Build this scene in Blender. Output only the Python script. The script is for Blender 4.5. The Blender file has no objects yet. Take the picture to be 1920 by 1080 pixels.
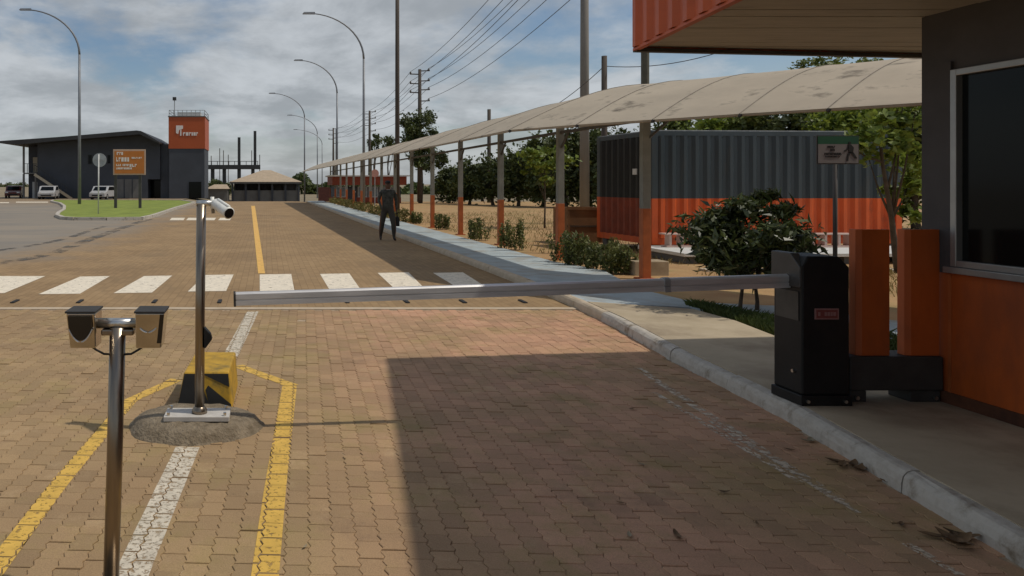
import bpy, math, random
import numpy as np
from mathutils import Vector, Matrix
random.seed(7); RNG = np.random.default_rng(7)
S = bpy.context.scene
COL = S.collection
R = math.radians

# ------------------------------------------------------------------ camera
F, CX, CY, H = 1400.0, 500.0, 345.0, 1.65          # focal length and principal point in 1920x1080 pixels, eye height
cam_d = bpy.data.cameras.new('camera'); cam = bpy.data.objects.new('camera', cam_d); COL.objects.link(cam)
cam.location = (0, 0, H); cam.rotation_euler = (R(90), 0, 0)
cam_d.sensor_width = 36; cam_d.lens = F / 1920 * 36
cam_d.shift_x = (960 - CX) / 1920; cam_d.shift_y = -(540 - CY) / 1920
cam_d.clip_start = 0.05; cam_d.clip_end = 6000
S.camera = cam
# ------------------------------------------------------------------ sky and sun
SUN = Vector((0.60, -0.12, 1.0)).normalized()
sun_el = math.asin(SUN.z); sun_az = math.atan2(SUN.x, SUN.y)
W = bpy.data.worlds.new('World'); S.world = W; W.use_nodes = True
wn = W.node_tree.nodes; wl = W.node_tree.links; wn.clear()
SKY_STRENGTH = 0.10
def build_world():
    N = lambda t: wn.new(t)
    out = N('ShaderNodeOutputWorld'); bg = N('ShaderNodeBackground'); bg.inputs[1].default_value = SKY_STRENGTH
    sky = N('ShaderNodeTexSky'); sky.sky_type = 'NISHITA'; sky.sun_disc = False
    sky.sun_elevation = sun_el; sky.sun_rotation = sun_az; sky.air_density = 1.0; sky.dust_density = 1.2; sky.ozone_density = 1.0
    hs = N('ShaderNodeHueSaturation'); hs.inputs['Saturation'].default_value = 1.12; hs.inputs['Value'].default_value = 0.82
    wl.new(sky.outputs[0], hs.inputs['Color'])
    tc = N('ShaderNodeTexCoord'); sep = N('ShaderNodeSeparateXYZ'); wl.new(tc.outputs['Generated'], sep.inputs[0])
    def math_(op, a, b=None, c=None):
        m = N('ShaderNodeMath'); m.operation = op
        for i, q in enumerate((a, b, c)):
            if q is None: continue
            if isinstance(q, (int, float)): m.inputs[i].default_value = q
            else: wl.new(q, m.inputs[i])
        return m.outputs[0]
    zz = math_('ADD', math_('MAXIMUM', sep.outputs[2], 0.0), 0.26)
    comb = N('ShaderNodeCombineXYZ')
    wl.new(math_('DIVIDE', sep.outputs[0], zz), comb.inputs[0]); wl.new(math_('DIVIDE', sep.outputs[1], zz), comb.inputs[1])
    def noise(scale, detail, rough, off, dist=0.0):
        mp = N('ShaderNodeMapping'); mp.inputs['Location'].default_value = off
        wl.new(comb.outputs[0], mp.inputs['Vector'])
        n = N('ShaderNodeTexNoise'); n.inputs['Scale'].default_value = scale; n.inputs['Detail'].default_value = detail
        n.inputs['Roughness'].default_value = rough; n.inputs['Distortion'].default_value = dist
        wl.new(mp.outputs[0], n.inputs['Vector']); return n.outputs['Fac']
    def mapr(x, a, b, c=0.0, d=1.0):
        m = N('ShaderNodeMapRange'); m.interpolation_type = 'SMOOTHSTEP'
        wl.new(x, m.inputs[0]); m.inputs[1].default_value = a; m.inputs[2].default_value = b; m.inputs[3].default_value = c; m.inputs[4].default_value = d
        return m.outputs[0]
    big = noise(1.25, 7.0, 0.58, (12.2, 0.9, 0.0), 0.1)
    mask = mapr(big, 0.39, 0.58)
    veil = mapr(sep.outputs[2], 0.16, 0.0, 0.0, 0.8)             # thicker veil of far cloud low down
    veil2 = math_('MULTIPLY', veil, mapr(noise(1.6, 5, 0.6, (7, 3, 0)), 0.10, 0.45))
    m2 = math_('MAXIMUM', math_('MULTIPLY', mask, 0.92), veil2)
    shade = mapr(noise(1.9, 6, 0.62, (1.3, 6.1, 0), 0.2), 0.36, 0.64)
    cc = N('ShaderNodeMix'); cc.data_type = 'RGBA'
    wl.new(shade, cc.inputs['Factor'])
    cc.inputs[6].default_value = (3.4, 3.65, 3.9, 1); cc.inputs[7].default_value = (5.5, 5.8, 6.1, 1)
    mx = N('ShaderNodeMix'); mx.data_type = 'RGBA'
    wl.new(m2, mx.inputs['Factor']); wl.new(hs.outputs[0], mx.inputs[6]); wl.new(cc.outputs[2], mx.inputs[7])
    wl.new(mx.outputs[2], bg.inputs[0]); wl.new(bg.outputs[0], out.inputs[0])
build_world()
sl = bpy.data.lights.new('sun', 'SUN'); sl.energy = 2.3; sl.angle = R(0.9); sl.color = (1.0, 0.93, 0.82)
so = bpy.data.objects.new('sun', sl); COL.objects.link(so); so.location = (20, -5, 40)
so.rotation_euler = SUN.to_track_quat('Z', 'Y').to_euler()
S.view_settings.view_transform = 'Standard'; S.view_settings.look = 'None'
S.view_settings.exposure = 0.0; S.view_settings.gamma = 1.0; S.view_settings.use_curve_mapping = False
S.render.engine = 'CYCLES'
S.cycles.max_bounces = 6; S.cycles.transparent_max_bounces = 12

# ------------------------------------------------------------------ helpers
def G(px, py, z=0.0):                       # pixel on a level surface at height z
    d = (H - z) * F / (py - CY)
    return ((px - CX) / F * d, d)
def XZ(px, py, d):                          # pixel at a known distance
    return ((px - CX) / F * d, H - (py - CY) / F * d)
def lerp(a, b, t): return a + (b - a) * t
def col4(c): return (c[0], c[1], c[2], 1.0)

def mat(name, col, rough=0.6, metal=0.0, var=0.25, scale=6.0, bump=0.0, bscale=60.0, col2=None, space='pos', spec=0.5,
        lo=0.35, hi=0.65, stretch=(1, 1, 1), transl=0.0, detail=6.0, c3=None, c3s=1.0, c3r=(0.5, 0.7)):
    m = bpy.data.materials.new(name); m.use_nodes = True
    nt = m.node_tree; n = nt.nodes; l = nt.links; n.clear()
    out = n.new('ShaderNodeOutputMaterial'); b = n.new('ShaderNodeBsdfPrincipled')
    b.inputs['Roughness'].default_value = rough; b.inputs['Metallic'].default_value = metal
    b.inputs['Specular IOR Level'].default_value = spec
    if space == 'pos':
        g = n.new('ShaderNodeNewGeometry'); vec = g.outputs['Position']
    else:
        g = n.new('ShaderNodeTexCoord'); vec = g.outputs['Object']
    mp = n.new('ShaderNodeMapping'); mp.inputs['Scale'].default_value = stretch; l.new(vec, mp.inputs['Vector']); vec = mp.outputs[0]
    nz = n.new('ShaderNodeTexNoise'); nz.inputs['Scale'].default_value = scale; nz.inputs['Detail'].default_value = detail; nz.inputs['Roughness'].default_value = 0.62
    l.new(vec, nz.inputs['Vector'])
    mr = n.new('ShaderNodeMapRange'); l.new(nz.outputs['Fac'], mr.inputs[0]); mr.inputs[1].default_value = lo; mr.inputs[2].default_value = hi
    mx = n.new('ShaderNodeMix'); mx.data_type = 'RGBA'; l.new(mr.outputs[0], mx.inputs['Factor'])
    if col2 is None:
        c1 = tuple(c * (1 - var) for c in col); c2 = tuple(min(1, c * (1 + var)) for c in col)
    else: c1, c2 = col, col2
    mx.inputs[6].default_value = col4(c1); mx.inputs[7].default_value = col4(c2)
    last = mx.outputs[2]
    if c3 is not None:
        n3 = n.new('ShaderNodeTexNoise'); n3.inputs['Scale'].default_value = c3s; n3.inputs['Detail'].default_value = 7; n3.inputs['Roughness'].default_value = 0.65
        l.new(vec, n3.inputs['Vector'])
        r3 = n.new('ShaderNodeMapRange'); l.new(n3.outputs['Fac'], r3.inputs[0]); r3.inputs[1].default_value = c3r[0]; r3.inputs[2].default_value = c3r[1]
        m3 = n.new('ShaderNodeMix'); m3.data_type = 'RGBA'; l.new(r3.outputs[0], m3.inputs['Factor']); l.new(last, m3.inputs[6]); m3.inputs[7].default_value = col4(c3)
        last = m3.outputs[2]
    l.new(last, b.inputs['Base Color'])
    if bump > 0:
        nb = n.new('ShaderNodeTexNoise'); nb.inputs['Scale'].default_value = bscale; nb.inputs['Detail'].default_value = 5
        l.new(vec, nb.inputs['Vector'])
        bp = n.new('ShaderNodeBump'); bp.inputs['Strength'].default_value = bump; bp.inputs['Distance'].default_value = 0.02
        l.new(nb.outputs['Fac'], bp.inputs['Height']); l.new(bp.outputs[0], b.inputs['Normal'])
    if transl > 0:
        t = n.new('ShaderNodeBsdfTranslucent'); l.new(last, t.inputs[0])
        ms = n.new('ShaderNodeMixShader'); ms.inputs[0].default_value = transl
        l.new(b.outputs[0], ms.inputs[1]); l.new(t.outputs[0], ms.inputs[2]); l.new(ms.outputs[0], out.inputs[0])
    else: l.new(b.outputs[0], out.inputs[0])
    return m

def paintmat(name, col, wear=0.45, scale=14.0, rough=0.7):
    """road paint that is worn through in places"""
    m = mat(name, col, rough, var=0.12, scale=9)
    nt = m.node_tree; n = nt.nodes; l = nt.links
    out = [x for x in n if x.type == 'OUTPUT_MATERIAL'][0]; b = [x for x in n if x.type == 'BSDF_PRINCIPLED'][0]
    g = n.new('ShaderNodeNewGeometry'); nz = n.new('ShaderNodeTexNoise'); nz.inputs['Scale'].default_value = scale; nz.inputs['Detail'].default_value = 8; nz.inputs['Roughness'].default_value = 0.7
    l.new(g.outputs['Position'], nz.inputs['Vector'])
    mr = n.new('ShaderNodeMapRange'); l.new(nz.outputs['Fac'], mr.inputs[0]); mr.inputs[1].default_value = wear - 0.06; mr.inputs[2].default_value = wear + 0.06
    mr.inputs[3].default_value = 0.0; mr.inputs[4].default_value = 1.0
    t = n.new('ShaderNodeBsdfTransparent'); ms = n.new('ShaderNodeMixShader')
    l.new(mr.outputs[0], ms.inputs[0]); l.new(b.outputs[0], ms.inputs[1]); l.new(t.outputs[0], ms.inputs[2]); l.new(ms.outputs[0], out.inputs[0])
    return m

class MB:
    def __init__(s): s.v = []; s.f = []
    def add(s, vs, fs):
        o = len(s.v); s.v += [tuple(v) for v in vs]; s.f += [tuple(i + o for i in f) for f in fs]; return s
    def box(s, x0, x1, y0, y1, z0, z1):
        v = [(x0,y0,z0),(x1,y0,z0),(x1,y1,z0),(x0,y1,z0),(x0,y0,z1),(x1,y0,z1),(x1,y1,z1),(x0,y1,z1)]
        return s.add(v, [(0,3,2,1),(4,5,6,7),(0,1,5,4),(1,2,6,5),(2,3,7,6),(3,0,4,7)])
    def prism(s, pts, z0, z1):                      # plan outline (counter-clockwise) raised
        n = len(pts)
        a = sum(pts[i][0]*pts[(i+1)%n][1]-pts[(i+1)%n][0]*pts[i][1] for i in range(n))
        if a < 0: pts = list(pts)[::-1]
        v = [(p[0],p[1],z0) for p in pts] + [(p[0],p[1],z1) for p in pts]
        return s.add(v, [tuple(range(n-1,-1,-1)), tuple(range(n,2*n))] + [(i,(i+1)%n,n+(i+1)%n,n+i) for i in range(n)])
    def prism_y(s, pts, y0, y1):                    # x-z outline pushed along y
        n = len(pts)
        a = sum(pts[i][0]*pts[(i+1)%n][1]-pts[(i+1)%n][0]*pts[i][1] for i in range(n))
        if a < 0: pts = list(pts)[::-1]
        v = [(p[0],y0,p[1]) for p in pts] + [(p[0],y1,p[1]) for p in pts]
        return s.add(v, [tuple(range(n)), tuple(range(2*n-1,n-1,-1))] + [(n+i,n+(i+1)%n,(i+1)%n,i) for i in range(n)])
    def prism_x(s, pts, x0, x1):                    # y-z outline pushed along x
        n = len(pts)
        a = sum(pts[i][0]*pts[(i+1)%n][1]-pts[(i+1)%n][0]*pts[i][1] for i in range(n))
        if a < 0: pts = list(pts)[::-1]
        v = [(x0,p[0],p[1]) for p in pts] + [(x1,p[0],p[1]) for p in pts]
        return s.add(v, [tuple(range(n-1,-1,-1)), tuple(range(n,2*n))] + [(i,(i+1)%n,n+(i+1)%n,n+i) for i in range(n)])
    def tube(s, path, r, n=8, caps=True):
        P = [Vector(p) for p in path]; k = len(P)
        rs = r if isinstance(r, (list, tuple)) else [r]*k
        vs = []; ref = None
        for i in range(k):
            t = (P[min(i+1,k-1)] - P[max(i-1,0)])
            t = t.normalized() if t.length > 1e-9 else Vector((0,0,1))
            if ref is None: ref = Vector((1,0,0)) if abs(t.x) < 0.9 else Vector((0,1,0))
            u = t.cross(ref).normalized(); w = t.cross(u); ref = -w.cross(t).cross(t) if False else ref
            for j in range(n):
                a = 2*math.pi*j/n
                vs.append(P[i] + (u*math.cos(a) + w*math.sin(a))*rs[i])
        fs = [(i*n+j, i*n+(j+1)%n, (i+1)*n+(j+1)%n, (i+1)*n+j) for i in range(k-1) for j in range(n)]
        if caps: fs += [tuple(range(n-1,-1,-1)), tuple(range((k-1)*n, k*n))]
        return s.add(vs, fs)
    def bar(s, p0, p1, w, h, up=(0,0,1)):           # rectangular bar between two points
        a = Vector(p0); b = Vector(p1); t = (b-a).normalized(); up = Vector(up)
        if abs(t.dot(up)) > 0.99: up = Vector((0,1,0))
        u = t.cross(up).normalized(); q = u.cross(t).normalized()
        v = []
        for p in (a, b):
            for (i, j) in ((-1,-1),(1,-1),(1,1),(-1,1)): v.append(p + u*i*w/2 + q*j*h/2)
        return s.add(v, [(0,1,2,3),(7,6,5,4),(0,4,5,1),(1,5,6,2),(2,6,7,3),(3,7,4,0)])
    def lathe(s, prof, n=24, c=(0,0)):
        k = len(prof); vs = []
        for (r, z) in prof:
            for j in range(n):
                a = 2*math.pi*j/n; vs.append((c[0]+r*math.cos(a), c[1]+r*math.sin(a), z))
        fs = [(i*n+j, i*n+(j+1)%n, (i+1)*n+(j+1)%n, (i+1)*n+j) for i in range(k-1) for j in range(n)]
        fs += [tuple(range(n-1,-1,-1)), tuple(range((k-1)*n,k*n))]
        return s.add(vs, fs)
    def ball(s, c, r, n=10, m=6):
        rr = r if isinstance(r, (list, tuple)) else (r,r,r)
        vs = []
        for i in range(m+1):
            t = math.pi*i/m
            for j in range(n):
                a = 2*math.pi*j/n
                vs.append((c[0]+rr[0]*math.sin(t)*math.cos(a), c[1]+rr[1]*math.sin(t)*math.sin(a), c[2]-rr[2]*math.cos(t)))
        return s.add(vs, [(i*n+j, i*n+(j+1)%n, (i+1)*n+(j+1)%n, (i+1)*n+j) for i in range(m) for j in range(n)])
    def sheet(s, pts, z):
        n = len(pts)
        a = sum(pts[i][0]*pts[(i+1)%n][1]-pts[(i+1)%n][0]*pts[i][1] for i in range(n))
        if a < 0: pts = list(pts)[::-1]
        return s.add([(p[0],p[1],z) for p in pts], [tuple(range(n))])
    def build(s, name, m, parent=None, bev=0.0, smooth=False, seg=2):
        me = bpy.data.meshes.new(name); off = BASE.get(parent.name, (0,0,0)) if parent is not None else (0,0,0)
        me.from_pydata([(v[0]-off[0], v[1]-off[1], v[2]-off[2]) for v in s.v], [], s.f); me.update()
        if smooth:
            me.shade_smooth()
        me.materials.append(m)
        return link(name, me, parent, bev, seg)
BASE = {}
def link(name, me, parent=None, bev=0.0, seg=2):
    o = bpy.data.objects.new(name, me); COL.objects.link(o)
    if parent is not None:
        o.parent = parent; BASE[o.name] = BASE.get(parent.name, (0,0,0))
    else: BASE[o.name] = (0,0,0)
    if bev > 0:
        b = o.modifiers.new('bevel', 'BEVEL'); b.width = bev; b.segments = seg; b.limit_method = 'ANGLE'; b.angle_limit = R(40)
        me.shade_smooth()
        for p in me.polygons: p.use_smooth = False
    return o
def thing(name, label, cat, loc, group=None, local=False, rz=0.0):
    o = bpy.data.objects.new(name, None); COL.objects.link(o); o.empty_display_size = 0.2
    o.location = loc; o.rotation_euler = (0, 0, rz)
    BASE[o.name] = (0,0,0) if local else tuple(loc)
    return tag(o, label, cat, group)
def tag(o, label=None, cat=None, group=None, kind=None):
    if label: o['label'] = label
    if cat: o['category'] = cat
    if group: o['group'] = group
    if kind: o['kind'] = kind
    return o
def struct(o): o['kind'] = 'structure'; return o
def dup(root, loc, rz=None, label=None, scale=None):
    def cp(o, par):
        c = o.copy(); COL.objects.link(c); c.parent = par; BASE[c.name] = BASE.get(o.name, (0,0,0))
        for ch in list(o.children): cp(ch, c)
        return c
    r = cp(root, None); r.location = loc
    if rz is not None: r.rotation_euler = (0,0,rz)
    if scale is not None: r.scale = scale
    if label: r['label'] = label
    return r

def glyphs(m_, x0, x1, z0, z1, y0, y1, seed, cw_=.5, skip=.12):     # rows of short upright marks, as blurred lettering reads
    rr = random.Random(seed); h = z1-z0; x = x0
    while x < x1-.2*h:
        w = h*cw_*(.6+.8*rr.random()); e = min(x+w, x1)
        if rr.random() > skip:
            if rr.random() < .5: m_.box(x, e, y0, y1, z0, z1)
            else:
                m_.box(x, x+(e-x)*.4, y0, y1, z0, z1); m_.box(x+(e-x)*.4, e, y0, y1, z0, z0+h*.35) if rr.random() < .5 else m_.box(x+(e-x)*.4, e, y0, y1, z1-h*.35, z1)
        x = e + h*.18
    return m_

# ------------------------------------------------------------------ materials
M = {}
M['earth'] = mat('dry_earth_and_grass', (0.34,0.195,0.085), 0.95, col2=(0.43,0.28,0.125), scale=1.1, bump=0.5, bscale=25, c3=(0.24,0.20,0.07), c3s=0.7, c3r=(0.52,0.72))
M['ground'] = mat('ground', (0.20,0.15,0.09), 0.95, col2=(0.27,0.22,0.13), scale=0.15, bump=0.3, bscale=10)
M['concrete'] = mat('island_concrete', (0.40,0.325,0.215), 0.85, col2=(0.49,0.405,0.28), scale=2.2, bump=0.12, bscale=90, c3=(0.22,0.165,0.105), c3s=0.8, c3r=(0.48,0.70))
M['kerb'] = mat('kerb_concrete', (0.42,0.375,0.31), 0.85, col2=(0.62,0.58,0.51), scale=5, bump=0.25, bscale=50, c3=(0.22,0.175,0.12), c3s=5, c3r=(0.48,0.68))
M['walk'] = mat('blue_grey_walkway_paint', (0.31,0.365,0.385), 0.8, col2=(0.40,0.465,0.49), scale=2.5, bump=0.06, bscale=80, c3=(0.28,0.25,0.20), c3s=1.6, c3r=(0.50,0.72))
M['band'] = mat('edge_band_concrete', (0.44,0.35,0.24), 0.85, col2=(0.54,0.44,0.32), scale=6, bump=0.15, bscale=60)
M['joint'] = mat('joint_sand', (0.24,0.165,0.095), 0.95, col2=(0.52,0.40,0.27), scale=18, bump=0.3, bscale=120)
M['rough_conc'] = mat('rough_mound_concrete', (0.15,0.115,0.072), 0.95, col2=(0.27,0.215,0.145), scale=16, bump=0.9, bscale=55)
M['white_paint'] = paintmat('worn_white_paint', (0.62,0.55,0.43), 0.56, 34)
M['thin_paint'] = paintmat('rubbed_white_paint', (0.60,0.50,0.37), 0.50, 16)
M['zebra'] = paintmat('crossing_white_paint', (0.78,0.69,0.54), 0.63, 11)
M['yellow'] = paintmat('worn_yellow_paint', (0.66,0.41,0.075), 0.60, 30)
M['yellow_far'] = paintmat('dull_yellow_paint', (0.74,0.43,0.10), 0.66, 6)
M['steel'] = mat('stainless_steel', (0.27,0.225,0.175), 0.30, 1.0, var=0.12, scale=30, space='obj', stretch=(1,1,0.08))
M['bright_steel'] = mat('bright_steel', (0.62,0.61,0.58), 0.32, 1.0, var=0.1, scale=20, space='obj')
M['alu'] = mat('aluminium_arm', (0.58,0.57,0.56), 0.42, 0.45, var=0.14, scale=5, space='obj', stretch=(0.3,4,4))
M['galv'] = mat('galvanised_steel', (0.36,0.37,0.37), 0.5, 0.6, var=0.15, scale=4)
M['black'] = mat('black_powder_coat', (0.010,0.010,0.010), 0.55, var=0.3, scale=3, spec=0.3, c3=(0.018,0.016,0.014), c3s=5, c3r=(0.5,0.8))
M['rubber'] = mat('black_rubber', (0.015,0.015,0.015), 0.8)
M['darkgrey'] = mat('dark_grey_plastic', (0.035,0.032,0.028), 0.7, var=0.25, scale=4, bump=0.08)
M['white_plastic'] = mat('white_plastic', (0.80,0.80,0.74), 0.4, var=0.06, scale=20)
M['lens'] = mat('dark_lens', (0.006,0.006,0.006), 0.08, var=0.0, spec=0.6)
M['orange'] = mat('orange_paint', (0.45,0.09,0.012), 0.55, var=0.16, scale=3.5, c3=(0.20,0.05,0.018), c3s=2.2, c3r=(0.50,0.78), stretch=(1,1,.4))
M['fascia'] = mat('orange_sheet_metal', (0.50,0.088,0.012), 0.5, var=0.12, scale=3.0)
M['booth_dark'] = mat('charcoal_wall_paint', (0.062,0.058,0.060), 0.75, var=0.16, scale=2, bump=0.05)
M['soffit'] = mat('cream_soffit_board', (0.40,0.35,0.27), 0.7, var=0.1, scale=2.5, stretch=(1,8,1), c3=(0.26,0.22,0.16), c3s=1.5, c3r=(0.55,0.8))
M['frame'] = mat('window_frame_aluminium', (0.34,0.34,0.33), 0.4, 0.7, var=0.08)
M['glass'] = mat('tinted_glass', (0.005,0.006,0.006), 0.12, var=0.0, spec=0.16)
M['fabric'] = mat('canopy_fabric', (0.54,0.47,0.365), 0.85, var=0.08, scale=1.2, transl=0.30, c3=(0.15,0.13,0.10), c3s=2.4, c3r=(0.565,0.74), stretch=(1,1,2.0))
M['seam'] = mat('canopy_seam', (0.20,0.17,0.13), 0.9)
M['col_grey'] = mat('column_grey_paint', (0.20,0.20,0.175), 0.6, var=0.14, scale=4)
M['col_orange'] = mat('column_orange_paint', (0.40,0.10,0.022), 0.6, var=0.18, scale=4)
M['dark_steel'] = mat('dark_steel_beam', (0.06,0.055,0.05), 0.6, var=0.2, scale=4)
M['cont_dark'] = mat('container_blue_grey_paint', (0.036,0.050,0.057), 0.36, var=0.14, scale=2, c3=(0.06,0.06,0.055), c3s=3, c3r=(0.56,0.8), stretch=(1,1,0.3))
M['cont_orange'] = mat('container_orange_paint', (0.62,0.095,0.012), 0.5, var=0.15, scale=2.5, c3=(0.22,0.05,0.02), c3s=4, c3r=(0.58,0.8), stretch=(1,1,0.4))
M['pole_conc'] = mat('concrete_pole', (0.21,0.195,0.17), 0.9, var=0.12, scale=3, stretch=(1,1,0.2))
M['pole_wood'] = mat('weathered_wood_pole', (0.075,0.06,0.048), 0.9, var=0.25, scale=4, stretch=(1,1,0.15))
M['insul'] = mat('insulator', (0.10,0.09,0.08), 0.4)
M['cable'] = mat('cable', (0.055,0.055,0.06), 0.6)
M['lamp_pole'] = mat('lamp_pole_paint', (0.20,0.21,0.225), 0.5, 0.3, var=0.1, scale=2)
M['leaf_dark'] = mat('dark_foliage', (0.026,0.040,0.012), 0.6, col2=(0.125,0.155,0.04), scale=0.9, transl=0.25)
M['leaf_mid'] = mat('mid_foliage', (0.06,0.085,0.018), 0.55, col2=(0.19,0.23,0.05), scale=1.8, transl=0.3)
M['leaf_lime'] = mat('lime_foliage', (0.10,0.15,0.022), 0.5, col2=(0.26,0.33,0.05), scale=3.0, transl=0.35)
M['leaf_bush'] = mat('glossy_shrub_leaf', (0.024,0.036,0.014), 0.42, col2=(0.10,0.13,0.035), scale=5.0, transl=0.2, c3=(0.34,0.30,0.16), c3s=11, c3r=(0.60,0.70))
M['leaf_hedge'] = mat('hedge_leaf', (0.055,0.075,0.018), 0.6, col2=(0.20,0.21,0.055), scale=4.0, transl=0.25)
M['leaf_ochre'] = mat('dry_hedge_leaf', (0.085,0.075,0.016), 0.7, col2=(0.20,0.17,0.04), scale=2.0, transl=0.25)
M['bark'] = mat('bark', (0.085,0.065,0.045), 0.95, var=0.3, scale=8, bump=0.5, bscale=40)
M['turf'] = mat('mown_turf', (0.15,0.19,0.022), 0.9, col2=(0.24,0.29,0.04), scale=0.9, bump=0.4, bscale=20)
M['grass'] = mat('grass_blade', (0.04,0.065,0.014), 0.7, col2=(0.10,0.13,0.03), scale=3, transl=0.3)
M['bld_dark'] = mat('building_slate_paint', (0.050,0.056,0.068), 0.75, var=0.12, scale=0.6)
M['bld_roof'] = mat('building_roof_sheet', (0.030,0.030,0.030), 0.6, var=0.2, scale=0.5)
M['bld_orange'] = mat('tower_orange_panel', (0.40,0.075,0.014), 0.55, var=0.06, scale=0.5)
M['tan_roof'] = mat('tan_tile_roof', (0.42,0.33,0.23), 0.9, var=0.10, scale=2.5)
M['grey_wall'] = mat('grey_render', (0.15,0.145,0.135), 0.9, var=0.12, scale=1)
M['door_beige'] = mat('beige_door', (0.42,0.36,0.26), 0.7, var=0.06)
M['pale'] = mat('pale_paint', (0.60,0.60,0.57), 0.7, var=0.06)
M['letter'] = mat('white_lettering', (0.75,0.70,0.66), 0.6, var=0.04)
M['sign_orange'] = mat('orange_sign_face', (0.52,0.17,0.025), 0.5, var=0.06, scale=3)
M['sign_edge'] = mat('pale_sign_border', (0.52,0.36,0.26), 0.6, var=0.05)
M['sign_back'] = mat('bare_sign_back', (0.34,0.36,0.36), 0.45, 0.4, var=0.1, scale=8)
M['sign_green'] = mat('sign_green', (0.014,0.10,0.045), 0.6, var=0.08)
M['sign_white_shaded'] = mat('sign_white_shaded', (0.24,0.215,0.20), 0.6, var=0.06)  # white toned down to carry the shade over the panel
M['ink'] = mat('sign_ink', (0.02,0.018,0.016), 0.7)
M['pink'] = mat('faded_red_sign', (0.50,0.26,0.22), 0.6, var=0.08, scale=8)
M['label_red'] = mat('warning_label_red', (0.20,0.045,0.04), 0.5, var=0.1, scale=30)
M['label_edge'] = mat('warning_label_border', (0.30,0.15,0.14), 0.5, var=0.05)
M['hazard_y'] = mat('hazard_yellow', (0.46,0.27,0.02), 0.65, var=0.2, scale=9, c3=(0.16,0.12,0.03), c3s=7, c3r=(0.52,0.7))
M['hazard_k'] = mat('hazard_black', (0.014,0.014,0.013), 0.7, var=0.3, scale=9)
M['brown'] = mat('brown_rusty_sheet', (0.20,0.095,0.035), 0.8, var=0.2, scale=3, c3=(0.30,0.18,0.08), c3s=2, c3r=(0.55,0.75))
M['rack_white'] = mat('white_frame_paint', (0.55,0.40,0.34), 0.5, var=0.08)
M['leaf_dry'] = mat('dry_fallen_leaf', (0.07,0.040,0.018), 0.8, col2=(0.22,0.13,0.06), scale=12)
M['leaf_pale'] = mat('pale_fallen_leaf', (0.30,0.24,0.15), 0.8, var=0.15, scale=12)
M['skin'] = mat('skin', (0.14,0.075,0.045), 0.6, var=0.05)
M['car_white'] = mat('white_car_paint', (0.42,0.42,0.42), 0.3, var=0.03)
M['car_red'] = mat('dark_red_car_paint', (0.10,0.018,0.016), 0.3, var=0.05)
M['tyre'] = mat('tyre', (0.02,0.02,0.02), 0.85)
M['tyre_mark'] = paintmat('tyre_mark', (0.105,0.095,0.082), 0.47, 1.1, 0.9)

# paver material: reads the per-piece random value plus large stains that lie on the ground
def paver_mat():
    m = bpy.data.materials.new('clay_paver'); m.use_nodes = True
    nt = m.node_tree; n = nt.nodes; l = nt.links; n.clear()
    out = n.new('ShaderNodeOutputMaterial'); b = n.new('ShaderNodeBsdfPrincipled'); b.inputs['Roughness'].default_value = 0.9; b.inputs['Specular IOR Level'].default_value = 0.25
    g = n.new('ShaderNodeNewGeometry'); at = n.new('ShaderNodeAttribute'); at.attribute_name = 'rnd'
    def noise(s, d=6, r=0.6):
        x = n.new('ShaderNodeTexNoise'); x.inputs['Scale'].default_value = s; x.inputs['Detail'].default_value = d; x.inputs['Roughness'].default_value = r
        l.new(g.outputs['Position'], x.inputs['Vector']); return x.outputs['Fac']
    def mr(x, a, b_, c=0, d=1):
        q = n.new('ShaderNodeMapRange'); l.new(x, q.inputs[0])
        for i, v in enumerate((a, b_, c, d)): q.inputs[1+i].default_value = v
        return q.outputs[0]
    def mix(f, a, b_, mode='MIX'):
        q = n.new('ShaderNodeMix'); q.data_type = 'RGBA'; q.blend_type = mode
        if isinstance(f, float): q.inputs['Factor'].default_value = f
        else: l.new(f, q.inputs['Factor'])
        for k, v in ((6, a), (7, b_)):
            if isinstance(v, tuple): q.inputs[k].default_value = col4(v)
            else: l.new(v, q.inputs[k])
        return q.outputs[2]
    base = mix(mr(noise(0.55, 4), 0.40, 0.62), (0.325,0.218,0.118), (0.385,0.264,0.140))
    sx = n.new('ShaderNodeSeparateXYZ'); l.new(g.outputs['Position'], sx.inputs[0])
    lane = mr(sx.outputs[0], 0.2, 1.6, 0.0, 1.0)                      # redder clay, its tone also lightened to lift the shaded lane
    red = n.new('ShaderNodeMath'); red.operation = 'MULTIPLY'; l.new(lane, red.inputs[0]); l.new(mr(noise(0.9, 5), 0.36, 0.56, 0.25, 0.95), red.inputs[1])
    base = mix(red.outputs[0], base, (0.51,0.292,0.182))
    base = mix(mr(noise(1.1, 8, 0.72), 0.50, 0.66, 0.0, 0.85), base, (0.315,0.232,0.100))       # olive moss film
    base = mix(mr(noise(3.1, 8, 0.7), 0.56, 0.72, 0.0, 0.6), base, (0.50,0.36,0.21))            # sand dust
    base = mix(mr(noise(0.8, 8, 0.75), 0.56, 0.70, 0.0, 0.55), base, (0.20,0.125,0.085))           # old tyre and oil stains
    base = mix(mr(noise(26, 5, 0.7), 0.60, 0.74, 0.0, 0.5), base, (0.17,0.12,0.075))              # grime specks
    dk = mix(mr(at.outputs['Fac'], 0, 1, 0.0, 1.0), (0.88,0.88,0.88), (1.10,1.09,1.08))
    base = mix(1.0, base, dk, 'MULTIPLY')
    gr = mix(mr(noise(160, 3), 0.3, 0.7), (0.82,0.82,0.82), (1.15,1.15,1.15))
    base = mix(1.0, base, gr, 'MULTIPLY')
    l.new(base, b.inputs['Base Color'])
    bp = n.new('ShaderNodeBump'); bp.inputs['Strength'].default_value = 0.25; bp.inputs['Distance'].default_value = 0.01
    l.new(noise(120, 4), bp.inputs['Height']); l.new(bp.outputs[0], b.inputs['Normal'])
    l.new(b.outputs[0], out.inputs[0]); return m
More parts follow.
